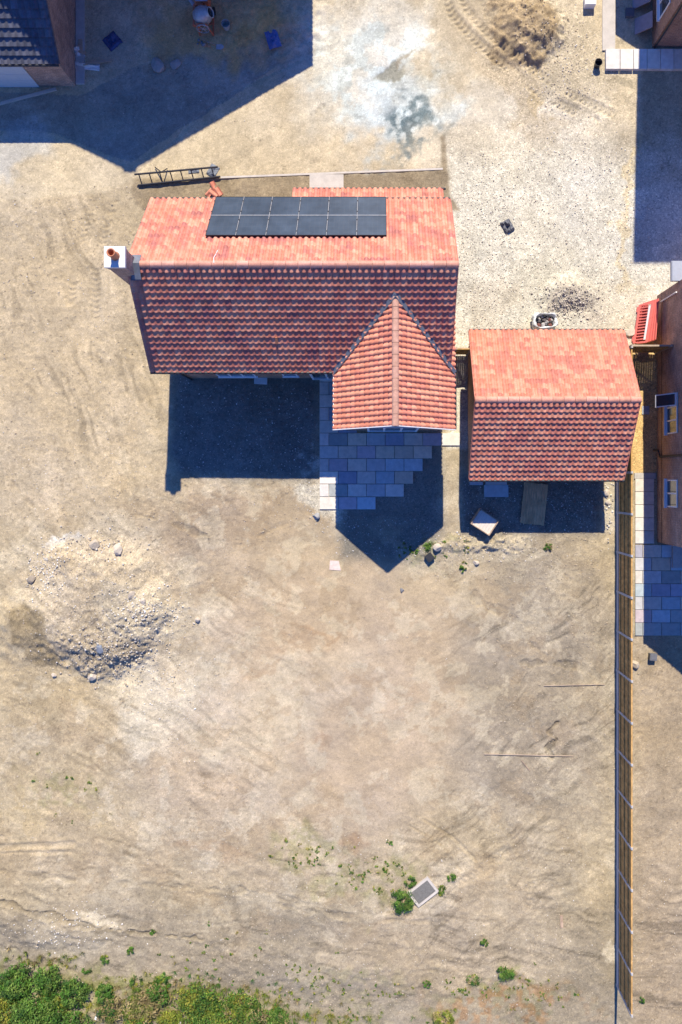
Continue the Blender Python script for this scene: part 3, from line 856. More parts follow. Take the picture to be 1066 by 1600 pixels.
b = MB(); b.path([(13.15, 1.5, .05), (13.22, 1.46, .35), (13.24, 1.15, .55), (13.24, 1.12, 4.5)], .05); b.build('waste_pipe', DKSTEEL, nb)
b = MB(); b.box(13.0, 14.6, 8.86, 9.75, 2.30, 2.42); b.box(13.02, 14.58, 8.86, 9.72, 2.42, 2.46); b.build('door_canopy', simple('grey_canopy', (.34, .37, .42), .5, var=.08), nb)
b = MB(); gutter(b, (nx0 - .45, ns0 - .3, ne + .02), (nx0 - .45, nn0 + .3, ne + .02), .06); b.build('gutter', BLACKP, nb)
b = MB(); b.box(nx0 - .012, nx0 - .004, ns0, nn0, .55, .58); b.build('damp_course', BLACKP, nb)
b = MB(); b.tube((13.27, 8.4, .6), (13.27, 8.4, 2.3), .035); b.build('downpipe', WHITEP, nb)
b = MB(); b.box(14.0, 15.6, -4.1, -2.903, -.02, .16); b.build('back_step', CONC, nb)

tr = thing('house', 'brick house in the top right corner behind the short slab path', 'house', (17, 24.5, 0))
tx0, ts0 = 13.08, 20.67
b = MB(); b.prism([(ts0, -.2), (ts0 + 7.2, -.2), (ts0 + 7.2, 7.3), (ts0 + 3.6, 13.5), (ts0, 7.3)], tx0, tx0 + 9, 'x'); b.build('wall', BRICK, tr)
gable_roof(tr, (tx0 - .4, ts0 + 3.6, 13.9), (tx0 + 9.4, ts0 + 3.6, 13.9), (0, 1, 0), 4.0, 6.9, 24, seed=41)  # out-of-frame height and steep pitch shaped to lengthen the cast shadow
window(tr, (tx0, 22.1, .95), (0, 1, 0), (-1, 0, 0), 1.5, 1.2, 2, .14)
b = MB(); b.tube((tx0 + .10, ts0 - .06, .05), (tx0 + .10, ts0 - .06, 6.1), .045); b.build('downpipe', BLACKP, tr)
b = MB(); b.prism([(11.75, -.1), (tx0 - .003, -.1), (tx0 - .003, 4.9), (11.75, 4.0)], 25.6, 30, 'y'); b.build('side_wing', BRICK, tr)  # unseen wing, placed for the strip of shadow it throws
b = MB(); b.bar((11.5, 27.7, 4.02), (tx0 - .003, 27.7, 5.02), 4.8, .12); b.build('wing_roof', DKGREY, tr)

tl = thing('garage', 'brick garage with grey tiled roof in the top left corner', 'garage', (-18, 21.5, 0))
ex, sy = -14.38, 18.82
rY, rZ, eZ = 21.7, 4.35, 2.3
b = MB(); zt = lambda y: rZ - abs(y - rY) * (rZ - eZ) / 3.17 - .12
b.prism([(sy, -.2), (24.6, -.2), (24.6, zt(24.6)), (rY, rZ - .12), (sy, zt(sy))], -22, ex, 'x'); b.build('wall', BRICKD, tl)
gable_roof(tl, (-22.3, rY, rZ), (-14.15, rY, rZ), (0, 1, 0), 3.17, rZ - eZ, 11, pal=GREYT, seed=51, deck=WHITEP, caps=dict(pal=((.24, .24, .25),)), period=.3)
b = MB(); b.box(-18.4, -16.1, sy - .05, sy - .003, .0, 2.1)
for k in range(1, 4): b.box(-18.38, -16.12, sy - .058, sy - .05, k * .53 - .012, k * .53 + .012)
b.build('garage_door', simple('pale_door', (.55, .58, .60), .4, var=.05), tl)
b = MB(); gutter(b, (-22.3, rY - 3.24, eZ), (-14.15, rY - 3.24, eZ), .055); b.build('gutter', BLACKP, tl)

far = thing('house', 'wide gabled brick house beyond the top edge throwing the blue shadow', 'house', (-11.5, 31, 0))
fa, fe, fhw, fy = 10.1, 5.0, 8.5, 24.78
b = MB(); fx = -11.45
b.prism([(fx - 10.3, -.2), (fx + fhw - .1, -.2), (fx + fhw - .1, fe - .1), (fx, fa - .15), (fx - 10.3, fe - .05)], fy + .25, fy + 9, 'y'); b.build('wall', BRICK, far)
gable_roof(far, (fx, fy, fa), (fx, fy + 9.3, fa), (1, 0, 0), fhw, fa - fe, 28, seed=61, sides=(1,))
gable_roof(far, (fx, fy, fa), (fx, fy + 9.3, fa), (1, 0, 0), 10.6, fa - fe, 34, seed=62, sides=(-1,), name='rear_roof')
b = MB(); b.box(fx - .3, fx + .3, fy + .1, fy + .7, fa - .6, fa + .15); b.build('chimney', BRICKD, far)
for x in (-15, -8): window(far, (x, fy + .25, 1), (1, 0, 0), (0, -1, 0), 1.6, 1.2, 2)

# ------------------------------------------------------------------ paving
SLC = [(.60, .53, .44), (.50, .50, .49), (.48, .41, .42), (.62, .54, .42), (.42, .49, .51), (.56, .53, .47), (.38, .38, .44), (.45, .52, .54), (.36, .38, .36)]
CREAM = [(.66, .60, .51), (.62, .57, .49), (.64, .56, .49), (.60, .57, .52)]  # sunlight painted in: slabs in the sun take these, shaded ones the bluer mix
def slab(mb, x0, x1, y0, y1, z0, z1, col, g=.011):
    e = .008
    vs = [(x0 + g, y0 + g, z0), (x1 - g, y0 + g, z0), (x1 - g, y1 - g, z0), (x0 + g, y1 - g, z0),
          (x0 + g, y0 + g, z1 - e), (x1 - g, y0 + g, z1 - e), (x1 - g, y1 - g, z1 - e), (x0 + g, y1 - g, z1 - e),
          (x0 + g + e, y0 + g + e, z1), (x1 - g - e, y0 + g + e, z1), (x1 - g - e, y1 - g - e, z1), (x0 + g + e, y1 - g - e, z1)]
    mb.add(vs, [(8, 9, 10, 11)] + [(a, (a + 1) % 4, (a + 1) % 4 + 4, a + 4) for a in range(4)] + [(a + 4, (a + 1) % 4 + 4, (a + 1) % 4 + 8, a + 8) for a in range(4)], col)
def row(mb, pxs, py0, py1, z1=.06, rs=None, pal=None):
    R = rs or random
    for a, c in zip(pxs[:-1], pxs[1:]):
        p = W(a, py1); q = W(c, py0)
        k = R.choice(CREAM if a < 505 or a > 688 and pal is None else (pal or SLC)); f = R.uniform(.88, 1.12)
        slab(mb, p.x, q.x, p.y, q.y, -.02, z1 + R.uniform(-.003, .003), tuple(v * f for v in k))
pm = MB(); R = random.Random(5)
cw = 29.3
offA = [499.4, 514.3]; offB = [499.4]
def seq(start, first, end):
    xs = [start, start + first]
    while xs[-1] < end - 2: xs.append(xs[-1] + cw)
    return xs
rows_ = [(676.6, 14.8, 713), (696.6, 29.3, 676.0), (716.4, 14.8, 661.5), (736.2, 29.3, 646.5), (756.2, 14.8, 632.5), (776.2, 29.3, 588)]
for y, f, e in rows_: row(pm, seq(499.4, f, e), y, y + 19.9, rs=R)
for i in range(5):
    y = 676.6 - 19.9 * (i + 1); row(pm, seq(499.4, 29.3 if i % 2 == 0 else 14.8, 541), y, y + 19.9, rs=R)
struct(pm.build('patio', SLABM))
pm = MB(); R = random.Random(8)
for i in range(5): row(pm, [992, 1022], 748 + i * 20.3, 748 + (i + 1) * 20.3, rs=R, z1=.05)
for i in range(7):
    y = 851 + i * 20.3
    row(pm, seq(992, 26 if i % 2 else 12, 1200), y, y + 20.3, rs=R, z1=.05, pal=SLC)
pm.box(*[v for v in (W(991, 748).x, W(1024, 748).x, W(991, 748).y, W(991, 739).y)], -.02, .055, col=(.44, .42, .38))
struct(pm.build('side_patio', SLABM))
pm = MB(); R = random.Random(9)
row(pm, [945, 967.5, 988.5, 1009.5, 1030.5, 1051, 1072, 1093], 79, 111, z1=.16, rs=R)
struct(pm.build('front_path', SLABM))
b = MB(); p = W(941, 79.5); q = W(961, 40); b.box(p.x, q.x, p.y, q.y + 4, -.05, .05); struct(b.build('concrete_strip', PCONC))
b = MB(); p = W(484, 300); q = W(537, 273); b.box(p.x, q.x, p.y - 1.0, q.y, -.05, .05); struct(b.build('door_path', PCONC))
b = MB(); p = W(117, 160); q = W(133, 0); b.box(ex + .03, q.x, 18.9, 26, -.05, .08); struct(b.build('garage_path', CONC))
b = MB(); b.bar(W(-10, 165, .03), W(88, 139, .03), .12, .10); struct(b.build('kerb', PCONC))
b = MB(); b.bar(W(345, 277.5, .0), W(692, 264, .0), .09, .06); struct(b.build('bed_edging', PCONC))

# ------------------------------------------------------------------ fence
fence = thing('fence', 'long wooden fence with white concrete posts running down the right side', 'fence', (11.4, -9, 0))
FX = 11.40; sp = 1.873; Y0 = .40 + 3 * sp; NP = 17
for i in range(NP):
    y = Y0 - i * sp
    b = MB(); b.box(FX - .05, FX + .05, y - .05, y + .05, -.3, 2.02)
    b.prism([(FX - .05, 2.02), (FX + .05, 2.02), (FX + .02, 2.06), (FX - .02, 2.06)], y - .05, y + .05, 'y')
    b.build('post', CONC, fence)
    if i == NP - 1: break
    ya, yb = y - sp + .052, y - .052
    b = MB(); b.box(FX - .025, FX + .025, ya, yb, -.1, .28); b.build('gravel_board', CONC, fence)
    p = MB(); n = 17; w = (yb - ya) / n
    for k in range(n):
        a = ya + k * w
        p.add([(FX + .004, a, .283), (FX + .022, a, .283), (FX + .010, a + w * 1.04, .283), (FX + .004, a + w * 1.04, .283),
               (FX + .004, a, 1.96), (FX + .022, a, 1.96), (FX + .010, a + w * 1.04, 1.96), (FX + .004, a + w * 1.04, 1.96)],
              [(0, 3, 2, 1), (4, 5, 6, 7), (0, 1, 5, 4), (1, 2, 6, 5), (2, 3, 7, 6), (3, 0, 4, 7)])
    po = p.build('panel', FENCEW, fence)
    r = MB()
    for zc in (.52, 1.02, 1.52): r.box(FX - .035, FX + .003, ya, yb, zc - .04, zc + .04)
    r.box(FX - .035, FX + .035, ya, yb, 1.962, 1.995)
    r.build('rail', FENCEW, po)

def gate(label, x0, x1, y, h=1.85, leafh=1.75):
    g = thing('garden_gate', label, 'gate', ((x0 + x1) / 2, y, 0))
    p = MB(); n = max(3, int((x1 - x0) / .12)); w = (x1 - x0 - .16) / n
    for k in range(n): p.box(x0 + .08 + k * w + .003, x0 + .08 + (k + 1) * w - .003, y, y + .02, .08, leafh)
    po = p.build('boards', FENCEW, g)
    r = MB()
    for z in (.3, 1.5): r.box(x0 + .08, x1 - .08, y - .04, y - .001, z - .05, z + .05)
    r.bar((x0 + .12, y - .02, .36), (x1 - .12, y - .02, 1.44), .04, .09, up=(0, 0, 1))
    r.build('brace', FENCEW, po)
    t = MB(); t.box(x0 + .08, x1 - .08, y - .03, y + .045, leafh + .001, leafh + .03); t.build('top_rail', PALEW, g)
    for x in (x0, x1 - .08):
        q = MB(); q.box(x, x + .078, y - .05, y + .05, -.2, h); q.build('gate_post', PALEW, g)
    l = MB(); l.box((x0 + x1) / 2 - .1, (x0 + x1) / 2 + .05, y - .06, y - .045, 1.0, 1.05); l.build('latch', DKSTEEL, g)
gate('wooden side gate between the fence and the right house below the red barriers', 11.46, 13.30, 6.12)
gate('small wooden gate closing the gap between main house and garage', 3.55, 4.29, 6.03, 1.6, 1.5)

# ------------------------------------------------------------------ red barriers leaning by the right house
def barrier_mesh():
    f = MB(); L, hh = 1.86, .98
    for (z0, z1) in ((.08, .20), (.80, .93)): f.box(-L / 2, L / 2, -.02, .02, z0, z1)
    for k in range(14):
        x = -L / 2 + .03 + k * (L - .06) / 13
        f.box(x - .025, x + .025, -.016, .016, .2, .8)
    f.box(-L / 2 + .1, -L / 2 + .35, -.025, .025, 0, .08); f.box(L / 2 - .35, L / 2 - .1, -.025, .025, 0, .08)
    f.box(-L / 2 - .03, -L / 2 + .01, -.012, .012, .3, .9); f.box(L / 2 - .01, L / 2 + .05, -.012, .012, .3, .9)
    s_ = MB(); s_.box(-L / 2 + .12, L / 2 - .12, .021, .030, .68, .79)
    return f, s_
labs = ['outermost red plastic barrier of the stack, its white strip facing out', 'second red plastic barrier of the stack, just behind the outermost one',
        'third red plastic barrier counted from the outside of the stack', 'innermost red plastic barrier of the stack, nearest the brick wall']
f0, s0 = barrier_mesh()
proto = None
for i, lb in enumerate(labs):
    if proto is None:
        proto = thing('road_barrier', lb, 'barrier', (0, 0, 0), 'red barriers stacked against the house')
        fo = f0.build('frame', REDP, proto); so = s0.build('reflective_strip', STRIP, fo)
        root, kids = proto, None
    else:
        root = proto.copy(); COL.objects.link(root); root['label'] = lb
        c = fo.copy(); COL.objects.link(c); c.parent = root
        c2 = so.copy(); COL.objects.link(c2); c2.parent = c
    root.location = (12.24 + i * .145, 7.47 + .02 * i, .02)
    root.rotation_euler = (math.radians(31 - i * 4), 0, math.radians(81 + i * 1.5))

# ------------------------------------------------------------------ site equipment
# cement mixer
m0 = W(325, 42); mz = 0.02
mx = thing('cement_mixer', 'orange cement mixer with a grey drum tipped towards the bucket', 'cement mixer', (m0.x, m0.y, gz(m0.x, m0.y)))
bx, by = m0.x, m0.y; z0 = gz(bx, by)
f = MB()
for sx in (-.32, .32):
    f.bar((bx + sx - .05, by + .75, z0 + .05), (bx + sx - .05, by - .45, z0 + .05), .06, .06)
    f.bar((bx + sx - .05, by + .35, z0 + .05), (bx - .05 + sx * .5, by + .42, z0 + .95), .07, .06)
    f.bar((bx + sx - .05, by - .4, z0 + .05), (bx - .05 + sx * .5, by - .45, z0 + .9), .07, .06)
f.bar((bx - .37, by + .1, z0 + .08), (bx + .27, by + .1, z0 + .08), .06, .06)
f.build('frame', ORANGE, mx)
f = MB(); f.box(bx - .36, bx + .24, by + .52, by + .92, z0 + .42, z0 + 1.02); f.box(bx - .34, bx + .22, by + .92, by + 1.20, z0 + .3, z0 + .8)
mh = f.build('motor_housing', ORANGE, mx)
f = MB(); f.box(bx - .345, bx + .225, by + .535, by + .905, z0 + 1.021, z0 + 1.05); f.build('cover', simple('skylit_blue', (.35, .42, .52), .5), mh)  # blue skylight on the housing top is put into this colour
M = Matrix.Translation((bx - .05, by, z0 + .82)) @ Matrix.Rotation(math.radians(62), 4, 'Y')
f = MB(); f.lathe([(.001, -.42), (.20, -.42), (.33, -.32), (.405, -.1), (.405, .08), (.31, .32), (.225, .47), (.24, .49), (.21, .49), (.19, .46), (.28, .3), (.37, .05), (.35, -.1), (.15, -.36), (.001, -.36)], 28, M)
f.build('drum', GREYST, mx, smooth=True)
f = MB(); f.bar((bx - .42, by + .48, z0 + .85), (bx - .45, by - .48, z0 + .85), .10, .08); f.bar((bx - .45, by - .48, z0 + .85), (bx - .02, by - .46, z0 + .9), .10, .08); f.bar((bx - .42, by + .48, z0 + .85), (bx - .02, by + .46, z0 + .9), .10, .08)
f.build('yoke', ORANGE, mx)
f = MB(); f.lathe([(.28, -.02), (.30, -.02), (.30, .02), (.28, .02), (.28, -.02)], 24, Matrix.Translation((bx - .05, by - .58, z0 + .75)) @ Matrix.Rotation(math.pi / 2, 4, 'X'))
for k in range(3):
    a = k * math.pi / 3; f.tube((bx - .05 - .28 * math.cos(a), by - .58, z0 + .75 - .28 * math.sin(a)), (bx - .05 + .28 * math.cos(a), by - .58, z0 + .75 + .28 * math.sin(a)), .014, 6)
f.build('tilt_wheel', GREYST, mx)
for sx in (-.42, .33):
    f = MB(); f.lathe([(.03, -.05), (.17, -.05), (.19, 0), (.17, .05), (.03, .05)], 18, Matrix.Translation((bx + sx, by + .62, z0 + .18)) @ Matrix.Rotation(math.pi / 2, 4, 'Y')); f.build('wheel', RUBBER, mx)

def bucket(px, py, r, h, label, mat, cat='bucket', handle=True):
    p = Wg(px, py); o = thing('bucket', label, cat, p)
    M = Matrix.Translation(p)
    f = MB(); f.lathe([(.001, .0), (r * .78, 0), (r, h), (r * 1.06, h), (r * 1.06, h - .02), (r * .96, h - .015), (r * .75, .03), (.001, .03)], 24, M)
    f.build('body', mat, o, smooth=False)
    f = MB(); pts = [p + Vector((r * math.cos(t), .3 * r * math.sin(t) - .0, h + .4 * r * math.sin(t))) for t in np.linspace(0, math.pi, 9)]
    f.path(pts, .008, 5); f.build('handle', DKSTEEL, o)
bucket(355, 44, .19, .34, 'pale grey round bucket beside the cement mixer', simple('grey_bucket', (.38, .41, .40), .5))
bucket(932.5, 103, .17, .32, 'black bucket standing at the left end of the slab path', BLACKP)
# heap of tools at the mixer's foot
o = Wg(341, 75); sh = thing('shovel', 'shovel lying below the cement mixer', 'shovel', o)
f = MB(); f.tube(o + Vector((-.05, .1, .06)), o + Vector((-.75, .35, .10)), .02, 8); f.build('shaft', OLDW, sh)
f = MB(); M = Matrix.Translation(o + Vector((.08, .02, .05))) @ Matrix.Rotation(math.radians(-20), 4, 'Z') @ Matrix.Rotation(math.radians(-70), 4, 'Z')
f.prism([(-.12, -.16), (.12, -.16), (.13, .08), (.05, .2), (-.05, .2), (-.13, .08)], 0, .012, 'z', M); f.build('blade', GREYST, sh)
o = Wg(318, 68); f = MB()
for k in range(9):
    f.rock(o + Vector((random.uniform(-.3, .3), random.uniform(-.2, .2), random.uniform(.02, .1))), random.uniform(.06, .12), random.choice([(.35, .33, .3), (.2, .22, .24), (.4, .25, .15)]), seed=k)
tag(f.build('mortar_spill', STONE, origin=o), 'lumpy heap of spilt mortar at the foot of the mixer', 'mortar')
# length of grey pipe beside the mixer
o = Wg(296, 4); f = MB(); f.tube(o + Vector((-.25, .5, .08)), o + Vector((.25, -.18, .08)), .09, 14); tag(f.build('pipe', simple('grey_pipe', (.36, .40, .45), .45), origin=o), 'short grey pipe lying left of the cement mixer', 'pipe')

# crumpled sheets
def sheet_blob(px, py, sx, sy, h, rot, label, mat, name='tarpaulin', cat='tarpaulin', seed=1, n=16):
    p = Wg(px, py); R = np.random.default_rng(seed)
    u, v = np.meshgrid(np.linspace(-1, 1, n), np.linspace(-1, 1, n))
    hh = (fbm(u + seed, v + seed, 1.8, 4, seed + 700) - .28) * np.clip(1.15 - np.maximum(np.abs(u), np.abs(v)) ** 2, 0, 1)
    f = MB(); c, s_ = math.cos(rot), math.sin(rot)
    uu = u * sx * (1 + .14 * (fbm(u, v + 9, 1.5, 2, seed + 40) - .5)); vv = v * sy * (1 + .25 * (fbm(u + 5, v, 1.5, 2, seed + 60) - .5))
    top = [(p.x + a * c - b_ * s_, p.y + a * s_ + b_ * c, p.z + .03 + max(0, q) * h) for a, b_, q in zip(uu.ravel(), vv.ravel(), hh.ravel())]
    bot = [(a, b_, z - .025) for a, b_, z in top]
    F = []
    for j in range(n - 1):
        for i in range(n - 1):
            k = j * n + i; F.append((k, k + 1, k + n + 1, k + n)); k2 = k + n * n; F.append((k2, k2 + n, k2 + n + 1, k2 + 1))
    ring = [i for i in range(n)] + [j * n + n - 1 for j in range(1, n)] + [n * n - 1 - i for i in range(1, n)] + [j * n for j in range(n - 2, 0, -1)]
    for a, b_ in zip(ring, ring[1:] + ring[:1]): F.append((b_, a, a + n * n, b_ + n * n))
    f.add(top + bot, F)
    return tag(f.build(name, mat, origin=p), label, cat)
sheet_blob(176, 65, .36, .34, .35, .7, 'crumpled dark blue plastic sheet on bare ground near the grey roof', BLUEPL, seed=3)
sheet_blob(428, 66, .30, .42, .35, .3, 'blue plastic bag lying on the brown soil right of the mixer', simple('blue_bag', (.10, .14, .32), .5, var=.2), 'plastic_bag', 'bag', seed=4)
sheet_blob(123, 82, .30, .26, .55, .1, 'white sack slumped against the corner of the grey roofed garage', WHITESH, 'sack', 'sack', seed=5)
sheet_blob(136, 104, .62, .17, .30, -.12, 'pale wrinkled plastic strip below the white sack', WHITESH, 'plastic_sheet', 'sheeting', seed=6)
o = Wg(155, 100, .1); f = MB(); f.bar(o + Vector((-.7, -.1, .05)), o + Vector((.65, .1, .05)), .13, .03); tag(f.build('plank', PALEW, origin=o), 'pale timber plank lying among the white plastic', 'plank')
o = Wg(127, 74); f = MB(); f.box(o.x - .1, o.x + .1, o.y - .32, o.y + .32, 0, .12, None); f.box(o.x + .05, o.x + .25, o.y - .38, o.y - .2, 0, .1); tag(f.build('timber_offcut', PALEW, origin=o), 'short pale timber offcut beside the white sack', 'timber')
sheet_blob(793, 354, .24, .30, .55, .5, 'dark rubbish bag alone on the pale gravel drive', DKGREY, 'rubbish_bag', 'bag', seed=7)
# bulk bag by the garage
o = Wg(848, 505); bg = thing('bulk_bag', 'open white bulk bag with dark contents behind the garage', 'bulk bag', o)
f = MB(); n = 28; prof = [(.40, 0), (.47, .12), (.50, .32), (.49, .55), (.44, .62), (.40, .56), (.36, .42)]
vs = []; 
for j, (r, z) in enumerate(prof):
    for i in range(n):
        t = 2 * math.pi * i / n; q = (abs(math.cos(t)) ** 4 + abs(math.sin(t)) ** 4) ** -.25
        rr = r * q * (1 + .07 * math.sin(5 * t + j) + .05 * math.sin(9 * t + 2 * j))
        vs.append(o + Vector((rr * math.cos(t) * 1.15, rr * math.sin(t) * .75, z + .04 * math.sin(3 * t + j))))
f.add(vs, [(k * n + i, k * n + (i + 1) % n, (k + 1) * n + (i + 1) % n, (k + 1) * n + i) for k in range(len(prof) - 1) for i in range(n)])
f.build('sack', WHITESH, bg, smooth=True)
f = MB()
for k in range(16): f.rock(o + Vector((random.uniform(-.3, .3), random.uniform(-.2, .2), .42)), random.uniform(.07, .13), random.choice([(.15, .06, .05), (.1, .09, .09), (.4, .38, .36)]), seed=k + 50)
f.build('contents', STONE, bg)
# boxes and lids
def block(px, py, sx, sy, h, rot, label, mat, name, cat, lid=None):
    p = Wg(px, py); M = Matrix.Translation(p) @ Matrix.Rotation(math.radians(rot), 4, 'Z')
    f = MB(); f.box(-sx / 2, sx / 2, -sy / 2, sy / 2, -.03, h, M)
    f.box(-sx / 2 - .012, sx / 2 + .012, -sy / 2 - .012, sy / 2 + .012, h * .78, h * .78 + .03, M)
    f.box(-sx * .32, sx * .32, -sy * .32, sy * .32, h + .001, h + .012, M)
    return tag(f.build(name, mat, origin=p), label, cat)
block(920, 4, .50, .60, .34, 0, 'white plastic meter box standing on gravel at the top edge', WHITEP, 'meter_box', 'box')
block(983, 22, .38, .38, .16, 0, 'square dark inspection box in the shade of the top right house', DKGREY, 'inspection_box', 'box')
block(1018, 1025, .32, .30, .30, -4, 'dark grey cube block on soil right of the fence', DKGREY, 'concrete_block', 'block')
block(671, 870.5, .34, .34, .22, 38, 'dark tilted block beside weeds below the wing shadow', BLACKP, 'concrete_block', 'block')
# leaning slabs by the top right house
for lb, ya, yb, xo in (('wide slab leaning on the top right house, nearest the frame edge', 22.45, 23.3, 12.15), ('narrow slab leaning below its wider neighbour by the top right house', 21.25, 22.0, 12.25)):
    f = MB(); f.bar((xo, (ya + yb) / 2, .02), (xo + .62, (ya + yb) / 2, .62), (yb - ya), .05); f.bar((xo + .1, ya + .1, .1), (xo + .55, ya + .1, .55), .05, .07)
    tag(f.build('leaning_slab', simple('purple_slab', (.30, .25, .26), .8, var=.15), origin=(xo, ya, 0)), lb, 'slab')
# wooden pallet
PALW = wood_material('brown_pallet_wood', (.60, .37, .19), .3, (40, 4, 4))
pc = Wg(834, 787); pal = thing('pallet', 'long weathered wooden pallet lying in the shade behind the garage', 'pallet', pc)
M = Matrix.Translation(pc) @ Matrix.Rotation(math.radians(-6), 4, 'Z')
f = MB()
for k in range(9): f.box(-.57 + k * .127, -.57 + k * .127 + .118, -.98 + random.uniform(-.02, .02), .98 + random.uniform(-.02, .02), .12, .145, M)
f.build('top_boards', PALW, pal)
for y in (-.88, 0, .88):
    f = MB(); f.box(-.57, .57, y - .05, y + .05, .02, .118, M); f.build('bearer', PALW, pal)
# wooden crate with pale liner
pc = Wg(755, 815); cr = thing('crate', 'open wooden crate tilted in the sun at the shadow edge', 'crate', pc)
M = Matrix.Translation(pc) @ Matrix.Rotation(math.radians(-33), 4, 'Z')
f = MB()
for (a, b_, c, d) in ((-.52, .52, -.42, -.385), (-.52, .52, .385, .42), (-.52, -.485, -.384, .384), (.485, .52, -.384, .384)):
    for k in range(3): f.box(a, b_, c, d, .03 + k * .18, .03 + k * .18 + .17, M)
for (a, b_) in ((-.48, -.38), (.44, -.38), (-.48, .34), (.44, .34)): f.box(a, a + .04, b_, b_ + .04, .0, .5, M)
f.build('sides', OLDW, cr)
f = MB()
for k in range(7): f.box(-.48 + k * .138, -.48 + k * .138 + .132, -.382, .382, .46, .48, M)
f.build('base_boards', wood_material('bleached_wood', (.60, .54, .47), .12, (30, 4, 4)), cr)
# loose slabs behind the garage and house
def loose(px, py, sx, sy, h, rot, tilt, label, k=1):
    p = Wg(px, py); f = MB(); M = Matrix.Translation(p + Vector((0, 0, .03))) @ Matrix.Rotation(math.radians(rot), 4, 'Z') @ Matrix.Rotation(math.radians(tilt), 4, 'X')
    f.box(-sx / 2, sx / 2, -sy / 2, sy / 2, 0, h, M, col=SLC[k]); f.box(-sx / 2 + .012, sx / 2 - .012, -sy / 2 + .012, sy / 2 - .012, h + .001, h + .008, M, col=SLC[k])
    tag(f.build('paving_slab', SLABM, origin=p), label, 'slab', 'loose paving slabs')
loose(775, 767, 1.15, .58, .10, 0, 0, 'large loose slab lying in front of the garage back wall', 4)
loose(775, 752, 1.02, .34, .08, 0, 0, 'loose slab half under the garage eaves above the large one', 5)
loose(744, 753, .62, .30, .10, 0, 0, 'small loose slab at the left corner of the garage', 1)
loose(408, 594.5, .62, .34, .10, -3, 14, 'pale slab propped below the window of the main house', 1)
# metal frame lying at the road edge
ld = thing('ladder', 'black metal ladder frame lying at the edge of the road', 'ladder', Wg(280, 282))
f = MB(); A0, B0 = Wg(217, 291, .10), Wg(345, 277, .10); A1, B1 = Wg(215, 278.5, .42), Wg(343, 266, .36)
f.tube(A0, B0, .045, 10); f.tube(A1, B1, .045, 10); f.build('rails', DKSTEEL, ld)
f = MB()
for k in range(8):
    t = (k + .4) / 8; f.tube(A0.lerp(B0, t), A1.lerp(B1, t), .028, 8)
f.build('rungs', DKSTEEL, ld)
f = MB(); a = A1.lerp(B1, .32); f.tube(a, Wg(243, 262, .05), .025, 8); f.tube(a, Wg(262, 264, .05), .025, 8); f.build('stay', DKSTEEL, ld)
sheet_blob(303, 267, .26, .10, .12, .1, 'small grey plastic scrap caught behind the ladder frame', simple('grey_scrap', (.16, .18, .21), .6), 'plastic_scrap', 'scrap', seed=8, n=10)
sheet_blob(333, 267, .22, .28, .25, -.5, 'large grey plastic scrap at the right end of the ladder frame', simple('grey_scrap', (.16, .18, .21), .6), 'plastic_scrap', 'scrap', seed=9, n=10)
# spare roof tiles by the front eaves
tl_labels = ['lone red tile lying above the pile of spare tiles', 'red tile at the left of the spare pile', 'red tile on top of the spare pile', 'red tile leaning at the right of the spare pile', 'lowest red tile of the spare pile, at the eaves']
for (px, py, rz, dz, lb) in ((334, 290, 30, .02, tl_labels[0]), (328, 302, -50, .06, tl_labels[1]), (335, 303, 60, .12, tl_labels[2]), (342, 300, 35, .08, tl_labels[3]), (336, 309, -10, .03, tl_labels[4])):
    p = Wg(px, py, dz); f = MB(); M = Matrix.Translation(p) @ Matrix.Rotation(math.radians(rz), 4, 'Z') @ Matrix.Rotation(math.radians(14), 4, 'X')
    us = np.linspace(0, 1, 9); pr = [(-.13 + .26 * u, .035 * math.sin(2 * math.pi * u)) for u in us]
    poly = [(a, b_ + .014) for a, b_ in pr] + [(a, b_) for a, b_ in pr[::-1]]
    f.prism(poly, -.2, .2, 'y', M, col=random.choice(RED[:3])); tag(f.build('roof_tile', TILE, origin=p), lb, 'roof tile', 'spare roof tiles')
# manhole in the garden
p = Wg(661, 1392.5); mh = thing('manhole', 'tilted rectangular manhole cover in a concrete rim beside weeds', 'manhole', p)
M = Matrix.Translation(p) @ Matrix.Rotation(math.radians(38), 4, 'Z')
f = MB()
for (a, b_, c, d) in ((-.62, .62, -.44, -.33), (-.62, .62, .33, .44), (-.62, -.51, -.329, .329), (.51, .62, -.329, .329)): f.box(a, b_, c, d, -.08, .10, M)
f.build('rim', PCONC, mh)
f = MB(); f.box(-.505, .505, -.325, .325, -.05, .085, M)
for k in range(9): f.box(-.48 + k * .107, -.48 + k * .107 + .06, -.30, .30, .0851, .091, M)
f.build('cover', GRATE, mh)
# drain in the golden gravel
p = Wg(1008.5, 641); f = MB(); f.box(p.x - .17, p.x + .17, p.y - .2, p.y + .2, -.03, .035); f.lathe([(.001, .05), (.12, .05), (.13, .036)][::-1], 20, Matrix.Translation((p.x, p.y, 0)))
tag(f.build('drain_cover', simple('drain_grey', (.36, .38, .40), .6), origin=p), 'round grey drain cover set in the golden gravel', 'drain')
